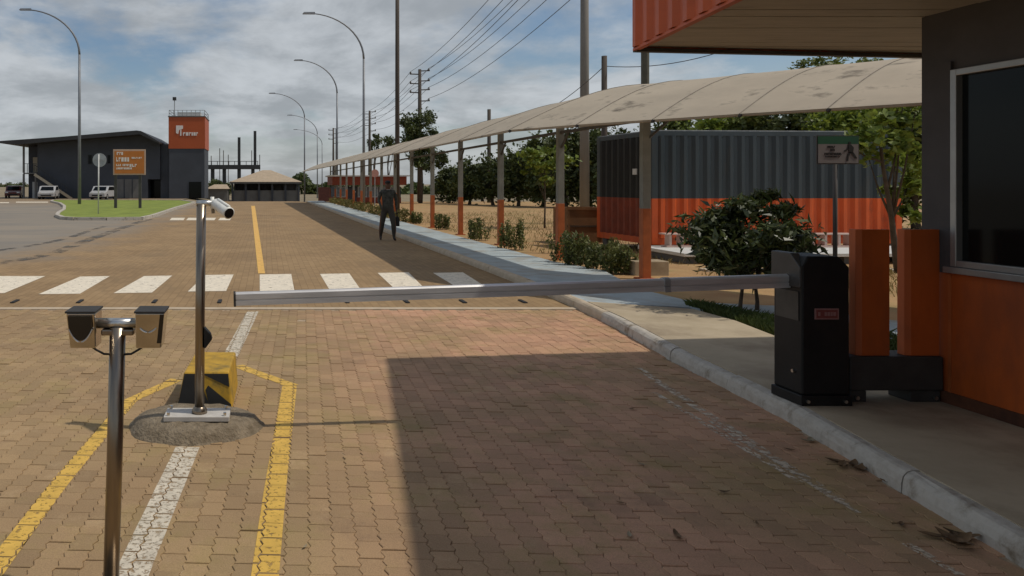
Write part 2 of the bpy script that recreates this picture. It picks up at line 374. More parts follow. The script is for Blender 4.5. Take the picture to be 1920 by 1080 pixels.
M['paver'] = paver_mat()
def far_road_mat():
    m = bpy.data.materials.new('far_paving'); m.use_nodes = True
    nt = m.node_tree; n = nt.nodes; l = nt.links; n.clear()
    out = n.new('ShaderNodeOutputMaterial'); b = n.new('ShaderNodeBsdfPrincipled'); b.inputs['Roughness'].default_value = 0.9; b.inputs['Specular IOR Level'].default_value = 0.3
    g = n.new('ShaderNodeNewGeometry'); sx = n.new('ShaderNodeSeparateXYZ'); l.new(g.outputs['Position'], sx.inputs[0])
    def noise(s, d=6, r=0.6, st=(1,1,1)):
        mp = n.new('ShaderNodeMapping'); mp.inputs['Scale'].default_value = st; l.new(g.outputs['Position'], mp.inputs[0])
        x = n.new('ShaderNodeTexNoise'); x.inputs['Scale'].default_value = s; x.inputs['Detail'].default_value = d; x.inputs['Roughness'].default_value = r
        l.new(mp.outputs[0], x.inputs['Vector']); return x.outputs['Fac']
    def mr(x, a, b_, c=0, d=1, ss=False):
        q = n.new('ShaderNodeMapRange'); l.new(x, q.inputs[0])
        if ss: q.interpolation_type = 'SMOOTHSTEP'
        for i, v in enumerate((a, b_, c, d)): q.inputs[1+i].default_value = v
        return q.outputs[0]
    def mth(op, a, b_):
        q = n.new('ShaderNodeMath'); q.operation = op
        for i, v in enumerate((a, b_)):
            if isinstance(v, (int, float)): q.inputs[i].default_value = v
            else: l.new(v, q.inputs[i])
        return q.outputs[0]
    def mix(f, a, b_, mode='MIX'):
        q = n.new('ShaderNodeMix'); q.data_type = 'RGBA'; q.blend_type = mode
        if isinstance(f, float): q.inputs['Factor'].default_value = f
        else: l.new(f, q.inputs['Factor'])
        for k, v in ((6, a), (7, b_)):
            if isinstance(v, tuple): q.inputs[k].default_value = col4(v)
            else: l.new(v, q.inputs[k])
        return q.outputs[2]
    pav = mix(mr(noise(0.5, 6), 0.38, 0.64), (0.27,0.176,0.088), (0.34,0.226,0.114))
    mpb = n.new('ShaderNodeMapping'); mpb.inputs['Rotation'].default_value = (0,0,R(90)); l.new(g.outputs['Position'], mpb.inputs[0])
    br = n.new('ShaderNodeTexBrick'); br.inputs['Scale'].default_value = 1.0; br.inputs['Brick Width'].default_value = 0.2; br.inputs['Row Height'].default_value = 0.11
    br.inputs['Mortar Size'].default_value = 0.006; br.inputs['Mortar Smooth'].default_value = 0.3
    br.inputs['Color1'].default_value = (0.9,0.9,0.9,1); br.inputs['Color2'].default_value = (1.1,1.1,1.1,1); br.inputs['Mortar'].default_value = (0.75,0.73,0.70,1)
    l.new(mpb.outputs[0], br.inputs['Vector'])
    pav = mix(1.0, pav, br.outputs['Color'], 'MULTIPLY')
    pav = mix(mr(noise(0.6, 7, 0.65, (1.0,0.35,1)), 0.52, 0.72, 0, 0.6), pav, (0.22,0.155,0.088))
    asp = mix(mr(noise(0.35, 7, 0.65, (0.5,1,1)), 0.38, 0.62), (0.20,0.172,0.140), (0.33,0.262,0.18))
    asp = mix(mr(noise(90, 3), 0.3, 0.7), asp, (0.24,0.22,0.19))
    xx = mth('ADD', sx.outputs[0], mth('MULTIPLY', mth('SUBTRACT', noise(0.5, 5), 0.5), 5.0))
    yy = mth('ADD', sx.outputs[1], mth('MULTIPLY', mth('SUBTRACT', noise(0.4, 5), 0.5), 9.0))
    mask = mth('MULTIPLY', mr(xx, -3.4, -7.0, 0, 1, True), mr(yy, 13.5, 20.0, 0, 1, True))
    mask = mth('MULTIPLY', mask, mr(yy, 75.0, 50.0, 0.4, 1.0, True))
    l.new(mix(mask, pav, asp), b.inputs['Base Color'])
    bp = n.new('ShaderNodeBump'); bp.inputs['Strength'].default_value = 0.2; bp.inputs['Distance'].default_value = 0.01
    l.new(noise(70, 4), bp.inputs['Height']); l.new(bp.outputs[0], b.inputs['Normal'])
    l.new(b.outputs[0], out.inputs[0]); return m
M['far_road'] = far_road_mat()

# ------------------------------------------------------------------ ground, road, kerb, pavements
def sh(d): return -0.0105 * max(0.0, d - 15.0)          # the lane beyond the gate swings slightly left
KERB = [(2.70,-3.0),(2.98,1.2),(3.27,3.3),(3.62,5.2),(3.78,7.0),(4.00,8.6),(4.10,9.9),(4.15,12.0),(4.15,15.0)] + [(4.15+sh(d), d) for d in (22,30,40,50,60,68)]
def kerbx(d):
    for (a, b) in zip(KERB, KERB[1:]):
        if a[1] <= d <= b[1]: return lerp(a[0], b[0], (d-a[1])/(b[1]-a[1]))
    return KERB[0][0] if d < KERB[0][1] else KERB[-1][0]

def dip(x, y):                                          # land falls away beyond the end of the straight
    t = min(1, max(0, (y-70)/14.0)); u = min(1, max(0, (x+9)/6.0))
    return -0.8*t*t*(3-2*t)*u
xs = [-3000,-600,-150,-60,-30,-15,-9,-8,-7,-6,-5,-4,-3,0,5,10,20,40,80,200,700,3000]
ys = [-600,-60,-10,10,40,65,70,73,76,80,84,90,110,160,300,800,2500,5000]
mb = MB(); mb.add([(x,y,-0.04+dip(x,y)) for y in ys for x in xs], [(j*len(xs)+i, j*len(xs)+i+1, (j+1)*len(xs)+i+1, (j+1)*len(xs)+i) for j in range(len(ys)-1) for i in range(len(xs)-1)])
ground = struct(mb.build('ground', M['ground']))
mb = MB(); nseg = 24
# dry field right of the kerb
fp = [(kerbx(d)+0.06, d) for d in (-3,1.2,3.3,5.2,7,8.6,9.9,12,15,22,30,40,50,60,68)]
struct(MB().sheet(fp + [(75,68),(75,-3)], 0.05).build('dry_field', M['earth']))

road = struct(MB().sheet([(-5.45,-4.0),(kerbx(-3)+.03,-4.0)] + [(kerbx(d)+0.03, d) for d in (-3,0,1.2,3.3,5.2,7,8.6,9.9)] + [(-5.45,9.9)], -0.0065).build('road', M['joint']))
rp = [(kerbx(d)+0.03, d) for d in (9.905,12,15,22,30,40,50,60,68)]
MB().sheet([(-5.452,9.905)] + rp + [(3.0,71),(-8.8,71),(-8.8,92),(-60,92),(-60,-4),(-5.452,-4)], 0.0).build('far_surface', M['far_road'], road)
MB().sheet([(-5.44,-4.0),(kerbx(-3)+.03,-4.0),(kerbx(-3)+.03,-3),(kerbx(1.2)+.03,1.19),(-5.44,1.19)], 0.0).build('near_surface', M['far_road'], road)

# pavers: columns run along the lane, zig-zag long edges, half-bond
PL, PWD, GAP, AMP = 0.155, 0.109, 0.0011, 0.0075
TH = math.atan(0.05)
ex = (math.cos(TH), -math.sin(TH)); ey = (math.sin(TH), math.cos(TH))
def outline(inset):
    us = [(-0.5,0),(-0.375,1),(-0.125,-1),(0.125,1),(0.375,-1),(0.5,0)]
    pts = []
    for (u, s) in us: pts.append((PWD/2-inset + s*AMP, u*PL - math.copysign(inset+.0012, u)*(1 if abs(u)==0.5 else 0)))
    for (u, s) in us[::-1]: pts.append((-PWD/2+inset + s*AMP, u*PL - math.copysign(inset+.0012, u)*(1 if abs(u)==0.5 else 0)))
    return pts
o_out, o_in = outline(GAP), outline(GAP+0.0025)
def paver_geo(cx, cy, dz):
    n = 12; v = []
    for ring, z in ((o_out,-0.02),(o_out,-0.0025+dz),(o_in,dz)):
        for (x, y) in ring: v.append((cx + x*ex[0] + y*ey[0], cy + x*ex[1] + y*ey[1], z))
    f = [(k*n+i, k*n+(i+1)%n, (k+1)*n+(i+1)%n, (k+1)*n+i) for k in (0,1) for i in range(n)] + [tuple(range(2*n,3*n))]
    return v, f
def setrnd(me, vals):
    a = me.attributes.new('rnd', 'FLOAT', 'POINT'); a.data.foreach_set('value', vals)
variants = []
for i in range(10):
    v, f = paver_geo(0, 0, 0.0); me = bpy.data.meshes.new('paver'); me.from_pydata(v, [], f); me.update(); me.materials.append(M['paver'])
    setrnd(me, [i/9.0]*len(v)); variants.append(me)
# marking polygons (ground coordinates) to be painted on the pavers
def band_px(p, q, w0, w1, z=0.0):                    # line between two pixels with widths in pixels
    a0, a1 = G(p[0]-w0/2, p[1]), G(p[0]+w0/2, p[1]); b0, b1 = G(q[0]-w1/2, q[1]), G(q[0]+w1/2, q[1])
    return [a0, a1, b1, b0]
def band_w(p, q, w):
    a = Vector(p); b = Vector(q); t = (b-a).normalized(); nrm = Vector((t.y,-t.x))*w/2
    return [tuple(a-nrm), tuple(a+nrm), tuple(b+nrm), tuple(b-nrm)]
YL = [G(-30,1095), G(112,905), G(243,752), G(330,712)]
YR = [G(494,1105), G(516,915), G(543,724), G(462,690), G(446,686)]
marks = {
 'yellow_line_a': ('lane_line', 'yellow', [band_w(YL[0],YL[1],.105), band_w(YL[1],YL[2],.105), band_w(YL[2],YL[3],.105)], 'yellow line left of the concrete mound'),
 'yellow_line_b': ('lane_line', 'yellow', [band_w(YR[0],YR[1],.118), band_w(YR[1],YR[2],.118), band_w((YR[2][0]+.03,YR[2][1]),YR[4],.11)], 'yellow line right of the concrete mound'),
 'white_line_a': ('lane_line', 'white_paint', [band_w(G(232,1110),G(352,838),.150)], 'white line running up to the concrete mound'),
 'white_line_b': ('lane_line', 'white_paint', [band_w(G(432,668),G(474,584),.150)], 'white line behind the striped block'),
 'edge_line': ('edge_line', 'thin_paint', [band_w(G(1195,690),G(1585,945),.07), band_w(G(1225,735),G(1500,905),.05), band_w(G(1700,1020),G(1800,1078),.05), band_w(G(1330,790),G(1610,962),.03)], 'rubbed white line beside the kerb'),
}
def ccw(q):
    a = sum(q[i][0]*q[(i+1)%len(q)][1]-q[(i+1)%len(q)][0]*q[i][1] for i in range(len(q)))
    return q if a > 0 else q[::-1]
def clip(poly, q):
    for i in range(len(q)):
        a, b = q[i], q[(i+1)%len(q)]; out = []
        def side(p): return (b[0]-a[0])*(p[1]-a[1])-(b[1]-a[1])*(p[0]-a[0])
        for j in range(len(poly)):
            p, r = poly[j-1], poly[j]; sp, sr = side(p), side(r)
            if sr >= 0:
                if sp < 0: t = sp/(sp-sr); out.append((lerp(p[0],r[0],t), lerp(p[1],r[1],t)))
                out.append(r)
            elif sp >= 0: t = sp/(sp-sr); out.append((lerp(p[0],r[0],t), lerp(p[1],r[1],t)))
        poly = out
        if len(poly) < 3: return []
    return poly
mk = {k: (MB(), [ccw(q) for q in v[2]]) for k, v in marks.items()}
cells = []
for i in range(-70, 120):
    for j in range(-12, 82):
        lx = i*PWD; ly = j*PL + (PL/2 if i % 2 else 0)
        x = -0.2 + lx*ex[0] + ly*ey[0]; y = lx*ex[1] + ly*ey[1] + 1.0
        if y < 1.30 or y > 9.78 or x < -5.38 or x > kerbx(y)+0.02: continue
        px, py = CX + F*x/y, CY + F*H/y
        vis = (-40 < px < 1960 and py < 1120)
        cells.append((y if vis else 100+y, x, y))
cells.sort()
big = MB(); bigr = []
for k, (key, x, y) in enumerate(cells):
    r = random.random(); dz = random.gauss(0, 0.0016) - (0.004 if random.random() < .02 else 0)
    if k < 300:
        o = bpy.data.objects.new('paver', random.choice(variants)); COL.objects.link(o); o.parent = road; o.location = (x, y, dz)
        o.rotation_euler = (random.gauss(0,.006), random.gauss(0,.006), 0)
    else:
        v, f = paver_geo(x, y, dz); big.add(v, f); bigr += [r]*len(v)
    top = None
    for (pmb, quads) in mk.values():
        for qi, q in enumerate(quads):
            cx = sum(p[0] for p in q)/4; cy = sum(p[1] for p in q)/4
            if abs(x-cx) > 3.2 or abs(y-cy) > 3.5: continue
            if top is None: top = [(x + a*ex[0] + b*ey[0], y + a*ex[1] + b*ey[1]) for (a, b) in o_in]
            c = clip(top, q)
            if len(c) >= 3: pmb.add([(p[0],p[1],dz+(0.0022 if k < 300 else 0.0012)+.0005*qi) for p in c], [tuple(range(len(c)))])
o = big.build('paver_field', M['paver'], road); o['kind'] = 'stuff'; setrnd(o.data, bigr)
for k, (pmb, q) in mk.items():
    nm, mt, _, lab = marks[k]
    ob = pmb.build(nm, M[mt], road); ob['label'] = lab
# concrete edge band between the pavers and the crossing
MB().box(-12, kerbx(9.9)-0.01, 9.80, 9.93, -0.05, 0.012).build('edge_band', M['band'], road, bev=0.006)
# crossing: bars measured on the photograph
bars = [((-30,518),(85,518),(8,550),(-120,550)), ((150,519),(206,518),(150,551),(72,552)), ((270,518),(323,517),(285,549),(213,550)), ((385,516),(438,515),(424,546),(352,547)),
        ((487,515),(546,514),(552,545),(487,546)), ((600,514),(655,513),(676,543),(618,544)), ((708,512),(766,511),(796,541),(740,542)), ((812,512),(868,511),(912,539),(858,540))]
for b in bars:
    pts = [G(*p) for p in b]
    MB().sheet(pts, 0.004).build('crosswalk_bar', M['zebra'], road)
for (x0, x1) in ((318,344),(349,402),(409,431)):
    MB().sheet([G(x0+4,408.5), G(x1+3,408.5), G(x1,413), G(x0,413)], 0.004).build('crosswalk_bar', M['zebra'], road)
MB().sheet([G(484,513), G(497,513), G(478,386), G(471,386)], 0.0045).build('lane_line', M['yellow_far'], road)
for (x0,x1,yy) in ((0,17,380),(30,90,379)):
    MB().sheet([G(x0,yy-.7), G(x1,yy-.7), G(x1,yy+.8), G(x0,yy+.8)], 0.004).build('lane_line', M['zebra'], road)
for px in (28,150,290,412,533,650,762,868,980,1088):
    x, y = G(px, 566)
    MB().box(-.03,.03,-.13,.13,0.0,0.018).build('road_stud', M['rubber'], road, bev=.012).location = (x, y, 0)
# tyre marks on the grey apron
def ribbon(pts, w, z):
    m_ = MB(); V = []
    for i, p in enumerate(pts):
        a = Vector(pts[max(i-1,0)]); b = Vector(pts[min(i+1,len(pts)-1)]); t = (b-a).normalized(); nn = Vector((t.y,-t.x))*w/2
        V += [(p[0]-nn.x,p[1]-nn.y,z),(p[0]+nn.x,p[1]+nn.y,z)]
    return m_.add(V, [(2*i,2*i+1,2*i+3,2*i+2) for i in range(len(pts)-1)])
for k, pxs in enumerate([[(-20,497),(60,484),(110,472),(160,452),(205,436),(250,420),(280,411)], [(-20,472),(50,462),(90,455),(130,446),(170,432),(200,424)]]):
    ribbon([G(*p) for p in pxs], (.36,.24)[k], 0.005 + .001*k).build('tyre_mark', M['tyre_mark'], road)

# kerb: one stone after another
kerb = struct(MB().prism([(kerbx(d)+0.03, d) for d in (-3,1.2,3.3,5.2,7,8.6,9.9,12,15,22,30,40,50,60,68)] + [(kerbx(d)+0.085, d) for d in (68,60,50,40,30,22,15,12,9.9,8.6,7,5.2,3.3,1.2,-3)], -0.06, 0.075).build('kerb', M['joint']))
prof = [(-0.004,-0.05),(0.001,0.045),(0.012,0.083),(0.032,0.104),(0.056,0.112),(0.099,0.113),(0.10,-0.05)]
d0 = -3.0
while d0 < 66:
    L = 1.0 if d0 < 12 else (2.0 if d0 < 30 else 4.0)
    m_ = MB(); n = 5 if d0 < 16 else 2; V = []
    wob = random.gauss(0, .0025); hz = random.gauss(0, .002)
    for i in range(n):
        d = d0 + 0.004 + (L-0.008)*i/(n-1); x = kerbx(d)
        V += [(x+a+wob+random.gauss(0,.003), d, z+(hz if z > 0 else 0)+random.gauss(0,.002)) for (a, z) in prof]
    k = len(prof)
    m_.add(V, [(i*k+j, i*k+j+1, (i+1)*k+j+1, (i+1)*k+j) for i in range(n-1) for j in range(k-1)] + [tuple(range(k-1,-1,-1)), tuple(range((n-1)*k,n*k))])
    m_.build('kerb_stone', M['kerb'] if d0 < 9 else M['band'], kerb, smooth=False)
    d0 += L
# concrete island of the gate booth
isl = [(kerbx(d)+0.10, d) for d in (-3,1.2,3.3,5.2,7,8.6,9.75)] + [G(1300,579,.12), G(1380,601,.12), G(1455,630,.12), G(1600,672,.12), G(1700,690,.12), (9.5,6.3), (9.5,-3)]
struct(MB().prism(isl, 0.0, 0.118).build('pavement', M['concrete']))
wk = [(kerbx(d)+0.10, d) for d in (68,60,50,40,30,22,15,12,9.8)] + [G(1295,576,.1), G(1371,591,.1), G(1451,600,.1), G(1690,640,.1), (8.4,6.2),(9.9,7.2), G(1690,602,.1), G(1451,573,.1), G(1342,568,.1), G(1284,562,.1), G(1195,541,.1), (6.05,13.4), (5.75,15)] + [(5.75+sh(d), d) for d in (22,30,40,50,60,68)]
struct(MB().prism(wk, 0.0, 0.10).build('walkway', M['walk']))

# ------------------------------------------------------------------ leaf clouds
def leaf_mesh(name, P, size, aspect, m, parent, up=0.3, jit=0.35, droop=0.0):
    n = len(P); P = np.asarray(P, float)
    D = RNG.normal(size=(n,3)); D[:,2] = D[:,2]*0.7 + up; D /= np.linalg.norm(D, axis=1)[:,None]
    if droop: D[:,2] -= droop; D /= np.linalg.norm(D, axis=1)[:,None]
    Q = RNG.normal(size=(n,3)); U = np.cross(D, Q); U /= np.linalg.norm(U, axis=1)[:,None]; Nn = np.cross(U, D)
    s = size*(1 + jit*RNG.normal(size=n)).clip(.4, 2.0)
    L = D*s[:,None]; Wd = U*(s*aspect)[:,None]; Cp = Nn*(s*0.12)[:,None]
    v = np.empty((n,4,3)); v[:,0] = P - L*.5; v[:,1] = P + Wd*.5 + Cp; v[:,2] = P + L*.5; v[:,3] = P - Wd*.5 + Cp
    off = np.array(BASE.get(parent.name, (0,0,0))) if parent is not None else np.zeros(3)
    v = (v.reshape(-1,3) - off).astype(np.float32)
    me = bpy.data.meshes.new(name); me.vertices.add(4*n); me.vertices.foreach_set('co', v.ravel())
    me.loops.add(4*n); me.loops.foreach_set('vertex_index', np.arange(4*n, dtype=np.int32))
    me.polygons.add(n); me.polygons.foreach_set('loop_start', np.arange(0, 4*n, 4, dtype=np.int32)); me.polygons.foreach_set('loop_total', np.full(n, 4, dtype=np.int32))
    me.update(calc_edges=True); me.validate(); me.materials.append(m)
    return link(name, me, parent)
def crown_points(ells, n, nclump, spread, shell=0.45):
    vol = np.array([e[3]*e[4]*e[5] for e in ells]); pr = vol/vol.sum(); out = []; cl = []
    for e, p in zip(ells, pr):
        k = max(3, int(nclump*p)); q = RNG.normal(size=(k,3)); q /= np.linalg.norm(q, axis=1)[:,None]
        rr = (shell + (1-shell)*RNG.random(k)**0.6)[:,None]
        c = np.array(e[:3]) + q*rr*np.array(e[3:])
        cl.append(c); m = int(n*p); idx = RNG.integers(0, k, m)
        sz = (0.6+0.8*RNG.random(k))[idx][:,None]
        out.append(c[idx] + RNG.normal(size=(m,3))*np.array(e[3:])*spread*sz)
    return np.vstack(out), np.vstack(cl)
def tree(name, label, base, ells, nleaf, size, m, group=None, trunk_r=0.12, nclump=40, spread=0.16, cat='tree', limbs=7, aspect=0.5, lean=(0,0), trunks=1, droop=0.0, up=.3):
    t = thing(name, label, cat, base, group)
    P, C = crown_points(ells, nleaf, nclump, spread)
    P = P[P[:,2] > base[2]+0.05]
    leaf_mesh('crown', P, size, aspect, m, t, droop=droop, up=up)
    mb = MB(); e = ells[0]; cz = e[2]
    for q in range(trunks):
        bx = base[0] + (q-(trunks-1)/2)*0.25*(1 if trunks > 1 else 0); by = base[1] + (0.06*q if trunks > 1 else 0)
        top = Vector((e[0]+lean[0]+(bx-base[0])*.6, e[1]+lean[1], cz)); b = Vector((bx,by,base[2]-0.05))
        path = [b]; rs = [trunk_r*1.25]
        for i in range(1, 6):
            s = i/5; path.append(b.lerp(top, s) + Vector((random.gauss(0,.25)*trunk_r*2, random.gauss(0,.25)*trunk_r*2, 0))); rs.append(trunk_r*(1.05-0.7*s))
        mb.tube(path, rs, 8)
        for k in range(limbs):
            c = Vector(C[random.randrange(len(C))]); st = path[random.choice((2,3,4))]
            md = st.lerp(c, .5) + Vector((0,0,-.08*(c-st).length))
            mb.tube([st, md, c], [trunk_r*.42, trunk_r*.26, trunk_r*.08], 6)
    mb.build('trunk', M['bark'], t, smooth=True)
    return t

# ------------------------------------------------------------------ grass strip
gp = []
def grass(name, polys, n, h, m, z, label):
    V = []; Fc = []
    for k in range(n):
        q = polys[random.randrange(len(polys))]; a, b, c, d = [Vector(p) for p in q]
        s, t = random.random(), random.random(); p = a.lerp(b, s).lerp(d.lerp(c, s), t)
        ang = random.random()*6.28; w = .006+.006*random.random(); hh = h*(.5+random.random()); lx, ly = random.gauss(0,.4)*hh, random.gauss(0,.4)*hh
        u = Vector((math.cos(ang), math.sin(ang)))*w; o = len(V)
        V += [(p.x-u.x,p.y-u.y,z),(p.x+u.x,p.y+u.y,z),(p.x+lx*.4,p.y+ly*.4,z+hh*.65),(p.x+lx,p.y+ly,z+hh)]
        Fc += [(o,o+1,o+2),(o+1,o+3,o+2)]
    ob = MB().add(V, Fc).build(name, m); return tag(ob, label, 'grass', kind='stuff')
grass('grass', [[G(1290,578,.06),G(1450,630,.06),G(1460,603,.06),G(1300,574,.06)],[G(1450,630,.06),G(1700,690,.06),G(1700,640,.06),G(1460,603,.06)]], 6500, .09, M['grass'], .05, 'dark green grass strip between concrete island and blue walkway')
q = [(6.3,12.8),(8.0,11.0),(8.5,14.2),(6.6,14.2)]
grass('dry_grass', [[(6.3,14.6),(9,14.6),(14,40),(6.0,40)],[(9,18),(24,26),(26,50),(8,40)],[(9.4,9.3),(14,9.3),(14,13.8),(7.6,13.2)]], 9000, .10, mat('dry_grass_blade',(0.24,0.18,0.07),0.8,col2=(0.34,0.29,0.12),scale=1,transl=.2), .05, 'tufts of straw coloured dry grass over the open field')

# ------------------------------------------------------------------ gate booth
bt = thing('gate_booth', 'dark grey and orange guard booth with tinted window and wide flat roof', 'booth', (4.76, 2.0, 0.118))
WX, YB, YF = 4.76, 5.43, -2.0
ZS, ZO = 2.85, 1.23
wy0, wy1, wz0, wz1 = 1.6, 5.17, 1.08, 2.44
mo = MB(); mo.box(WX, WX+.16, YF, YB, .118, wz0); mo.box(WX, WX+.16, wy1, YB, wz0, ZO); mo.box(WX+.16, 8.6, YB-.16, YB, .118, ZO); mo.box(WX, WX+.16, YF, wy0, wz0, ZO)
mo.build('lower_wall', M['orange'], bt)['label'] = 'orange lower wall'
md = MB(); md.box(WX+.002, WX+.16, wy1, YB-.002, ZO, ZS+.2); md.box(WX+.002, WX+.16, YF, wy0, ZO, ZS+.2); md.box(WX+.002, WX+.16, wy0, wy1, wz1, ZS+.2); md.box(WX+.16, 8.6, YB-.16, YB-.002, ZO, ZS+.2)
md.build('upper_wall', M['booth_dark'], bt)['label'] = 'charcoal upper wall'
wf = MB(); 
wf.box(WX-.03, WX+.06, wy1-.045, wy1, wz0, wz1); wf.box(WX-.03, WX+.06, wy0, wy1-.045, wz1-.045, wz1); wf.box(WX-.03, WX+.06, wy0, wy1-.045, wz0, wz0+.045); wf.box(WX-.03, WX+.06, wy0, wy0+.045, wz0+.045, wz1-.045)
win = wf.build('window', M['frame'], bt, bev=.004)
MB().box(WX+.015, WX+.023, wy0+.02, wy1-.02, wz0+.02, wz1-.02).build('pane', M['glass'], win)
MB().box(WX-.055, WX-.001, wy0-.05, wy1+.03, wz0-.045, wz0-.001).build('sill', M['frame'], win, bev=.004)
MB().box(WX-.02, WX-.001, wy1+.005, wy1+.09, wz0-.05, wz1+.06).build('window_trim', M['booth_dark'], win)
for y in (5.20, 3.95, 2.7): MB().box(WX-.006, WX-.0005, y-.012, y+.012, .125, wz0-.06).build('panel_joint', M['col_orange'], bt)
MB().box(WX-.014, WX-.0005, YF, YB, .119, .20).build('skirting', mat('skirting_grime',(0.10,0.035,0.014),.8,var=.35,scale=6), bt)
# room behind the glass
rm = MB(); rm.box(8.5,8.6,YF,YB-.17,.118,ZS); rm.box(WX+.17,8.5,YF-.1,YF,.118,ZS); rm.box(WX+.17,8.5,YF,YB-.17,.118,.14)
rm.build('inner_wall', M['booth_dark'], bt)
rA = Vector((3.25,6.6)); rB = Vector((9.2,7.28)); kd = 0.13
def redge(d): return rA.x - kd*(rA.y-d)
YR0 = -3.2
rf = MB().prism([(redge(YR0)+.04,YR0),(rA.x+.04,rA.y-.03),(rB.x,rB.y-.03),(rB.x,YR0)], ZS+.06, 3.36).build('roof', M['booth_dark'], bt)
# soffit boards laid across, each on its own
def roof_far(x): return rA.y + (x-rA.x)*(rB.y-rA.y)/(rB.x-rA.x)
bw = 0.2; y = YR0
k = 0
while y < 7.3:
    y1 = min(y+bw-.008, 7.3)
    def trim(yq): # x where the far edge crosses
        return max(redge(min(yq,rA.y)), rA.x+(yq-rA.y)*(rB.x-rA.x)/(rB.y-rA.y)) if yq > rA.y-.05 else redge(yq)
    xa, xb = trim(y)+.03, trim(y1)+.03
    dz = random.gauss(0,.0025)
    if xa < rB.x-.1 and xb < rB.x-.05:
        MB().prism([(xa,y),(rB.x-.02,y),(rB.x-.02,y1),(xb,y1)], ZS+.012+dz, ZS+.05).build('soffit_board', M['soffit'], bt)
    y += bw; k += 1
def ribbed(p0, p1, z0, z1, pitch, depth, th=.012):      # trapezoid sheet between two plan points, ribs to the left of travel
    a = Vector(p0); b = Vector(p1); L = (b-a).length; t = (b-a)/L; nn = Vector((-t.y,t.x))
    prof = [(0,0),(.30,0),(.52,1),(.78,1),(1.0,0)]
    pts = []; k = 0
    n = max(1, int(round(L/pitch))); pw = L/n
    for i in range(n):
        for (u, h) in prof[:-1]: pts.append(a + t*(i+u)*pw + nn*h*depth)
    pts.append(b)
    m_ = MB(); V = []
    for p in pts: V += [(p.x,p.y,z0),(p.x,p.y,z1),(p.x-nn.x*th,p.y-nn.y*th,z0),(p.x-nn.x*th,p.y-nn.y*th,z1)]
    Fc = []
    for i in range(len(pts)-1):
        o = 4*i; Fc += [(o,o+1,o+5,o+4),(o+2,o+6,o+7,o+3),(o,o+4,o+6,o+2),(o+1,o+3,o+7,o+5)]
    Fc += [(0,2,3,1), (len(V)-4,len(V)-3,len(V)-1,len(V)-2)]
    return m_.add(V, Fc)
fs = ribbed((redge(YR0),YR0), (rA.x,rA.y), ZS, 3.43, .26, .035).build('fascia', M['fascia'], bt); fs['label'] = 'orange ribbed roof fascia'
ribbed((rA.x,rA.y), (rB.x,rB.y), ZS, 3.43, .26, .035).build('fascia', M['fascia'], bt)
MB().prism([(redge(YR0)-.055,YR0),(rA.x-.055,rA.y+.05),(rB.x,rB.y+.05),(rB.x,rB.y-.08),(rA.x+.06,rA.y-.08),(redge(YR0)+.06,YR0)], 3.431, 3.447).build('shadow_edge_cap', M['fascia'], bt)  # strip added above the view to straighten the roof's shadow edge
MB().bar((redge(YR0)+.012,YR0,ZS-.012),(rA.x+.012,rA.y,ZS-.012),.05,.022).build('edge_trim', M['fascia'], bt)
MB().bar((rA.x,rA.y-.01,ZS-.018),(rB.x,rB.y-.01,ZS-.018),.06,.032).build('edge_trim', M['dark_steel'], bt)

# ------------------------------------------------------------------ barrier machine and arm
bx0, bx1, by0, by1, bz0 = 3.70, 4.03, 5.16, 5.45, .118
ba = thing('barrier_machine', 'black barrier gate cabinet with red warning label standing at the kerb', 'barrier gate', ((bx0+bx1)/2,(by0+by1)/2,bz0))
ch = .075
cab = MB().prism_y([(bx0,.19),(bx1,.19),(bx1,1.15-ch),(bx1-ch,1.15),(bx0+ch*.5,1.15),(bx0,1.15-ch*.9)], by0, by1)
# chamfered hood on front too
cab.build('cabinet', M['black'], ba, bev=.012)
MB().box(bx0-.012,bx1+.012,by0-.012,by1+.012,bz0,.189).build('plinth', M['black'], ba, bev=.006)
MB().prism_x([(by0+.005,.93),(by1+.01,.93),(by1+.01,1.165),(by0+.10,1.165),(by0+.005,1.075)], bx0-.012, bx0+.05).build('hood', mat('hood_grey',(0.045,0.042,0.038),.5), ba, bev=.006)
MB().box(bx0-.006,bx0-.001,by0+.03,by1-.03,.70,.90).build('side_panel', mat('side_panel',(0.05,0.044,0.036),.6), ba)
lb = MB().box(bx0+.085,bx0+.25,by0-.006,by0-.0005,.715,.79).build('warning_label', M['label_edge'], ba)
MB().box(bx0+.095,bx0+.24,by0-.008,by0-.0055,.724,.781).build('label_field', M['label_red'], lb)
glyphs(MB(), bx0+.105, bx0+.23, .74, .766, by0-.0095, by0-.0081, 9, .6, .1).build('label_lettering', M['label_edge'], lb)['kind'] = 'stuff'
MB().tube([(bx0-.001,by0+.08,.34),(bx0-.014,by0+.08,.34)], .012, 10).build('lock', M['bright_steel'], ba)
for (x,y_) in ((bx0+.03,by0-.001),(bx1-.04,by0-.001)):
    MB().tube([(x,y_+.02,.15),(x,y_-.022,.15)], .012, 8).build('bolt', M['bright_steel'], ba)
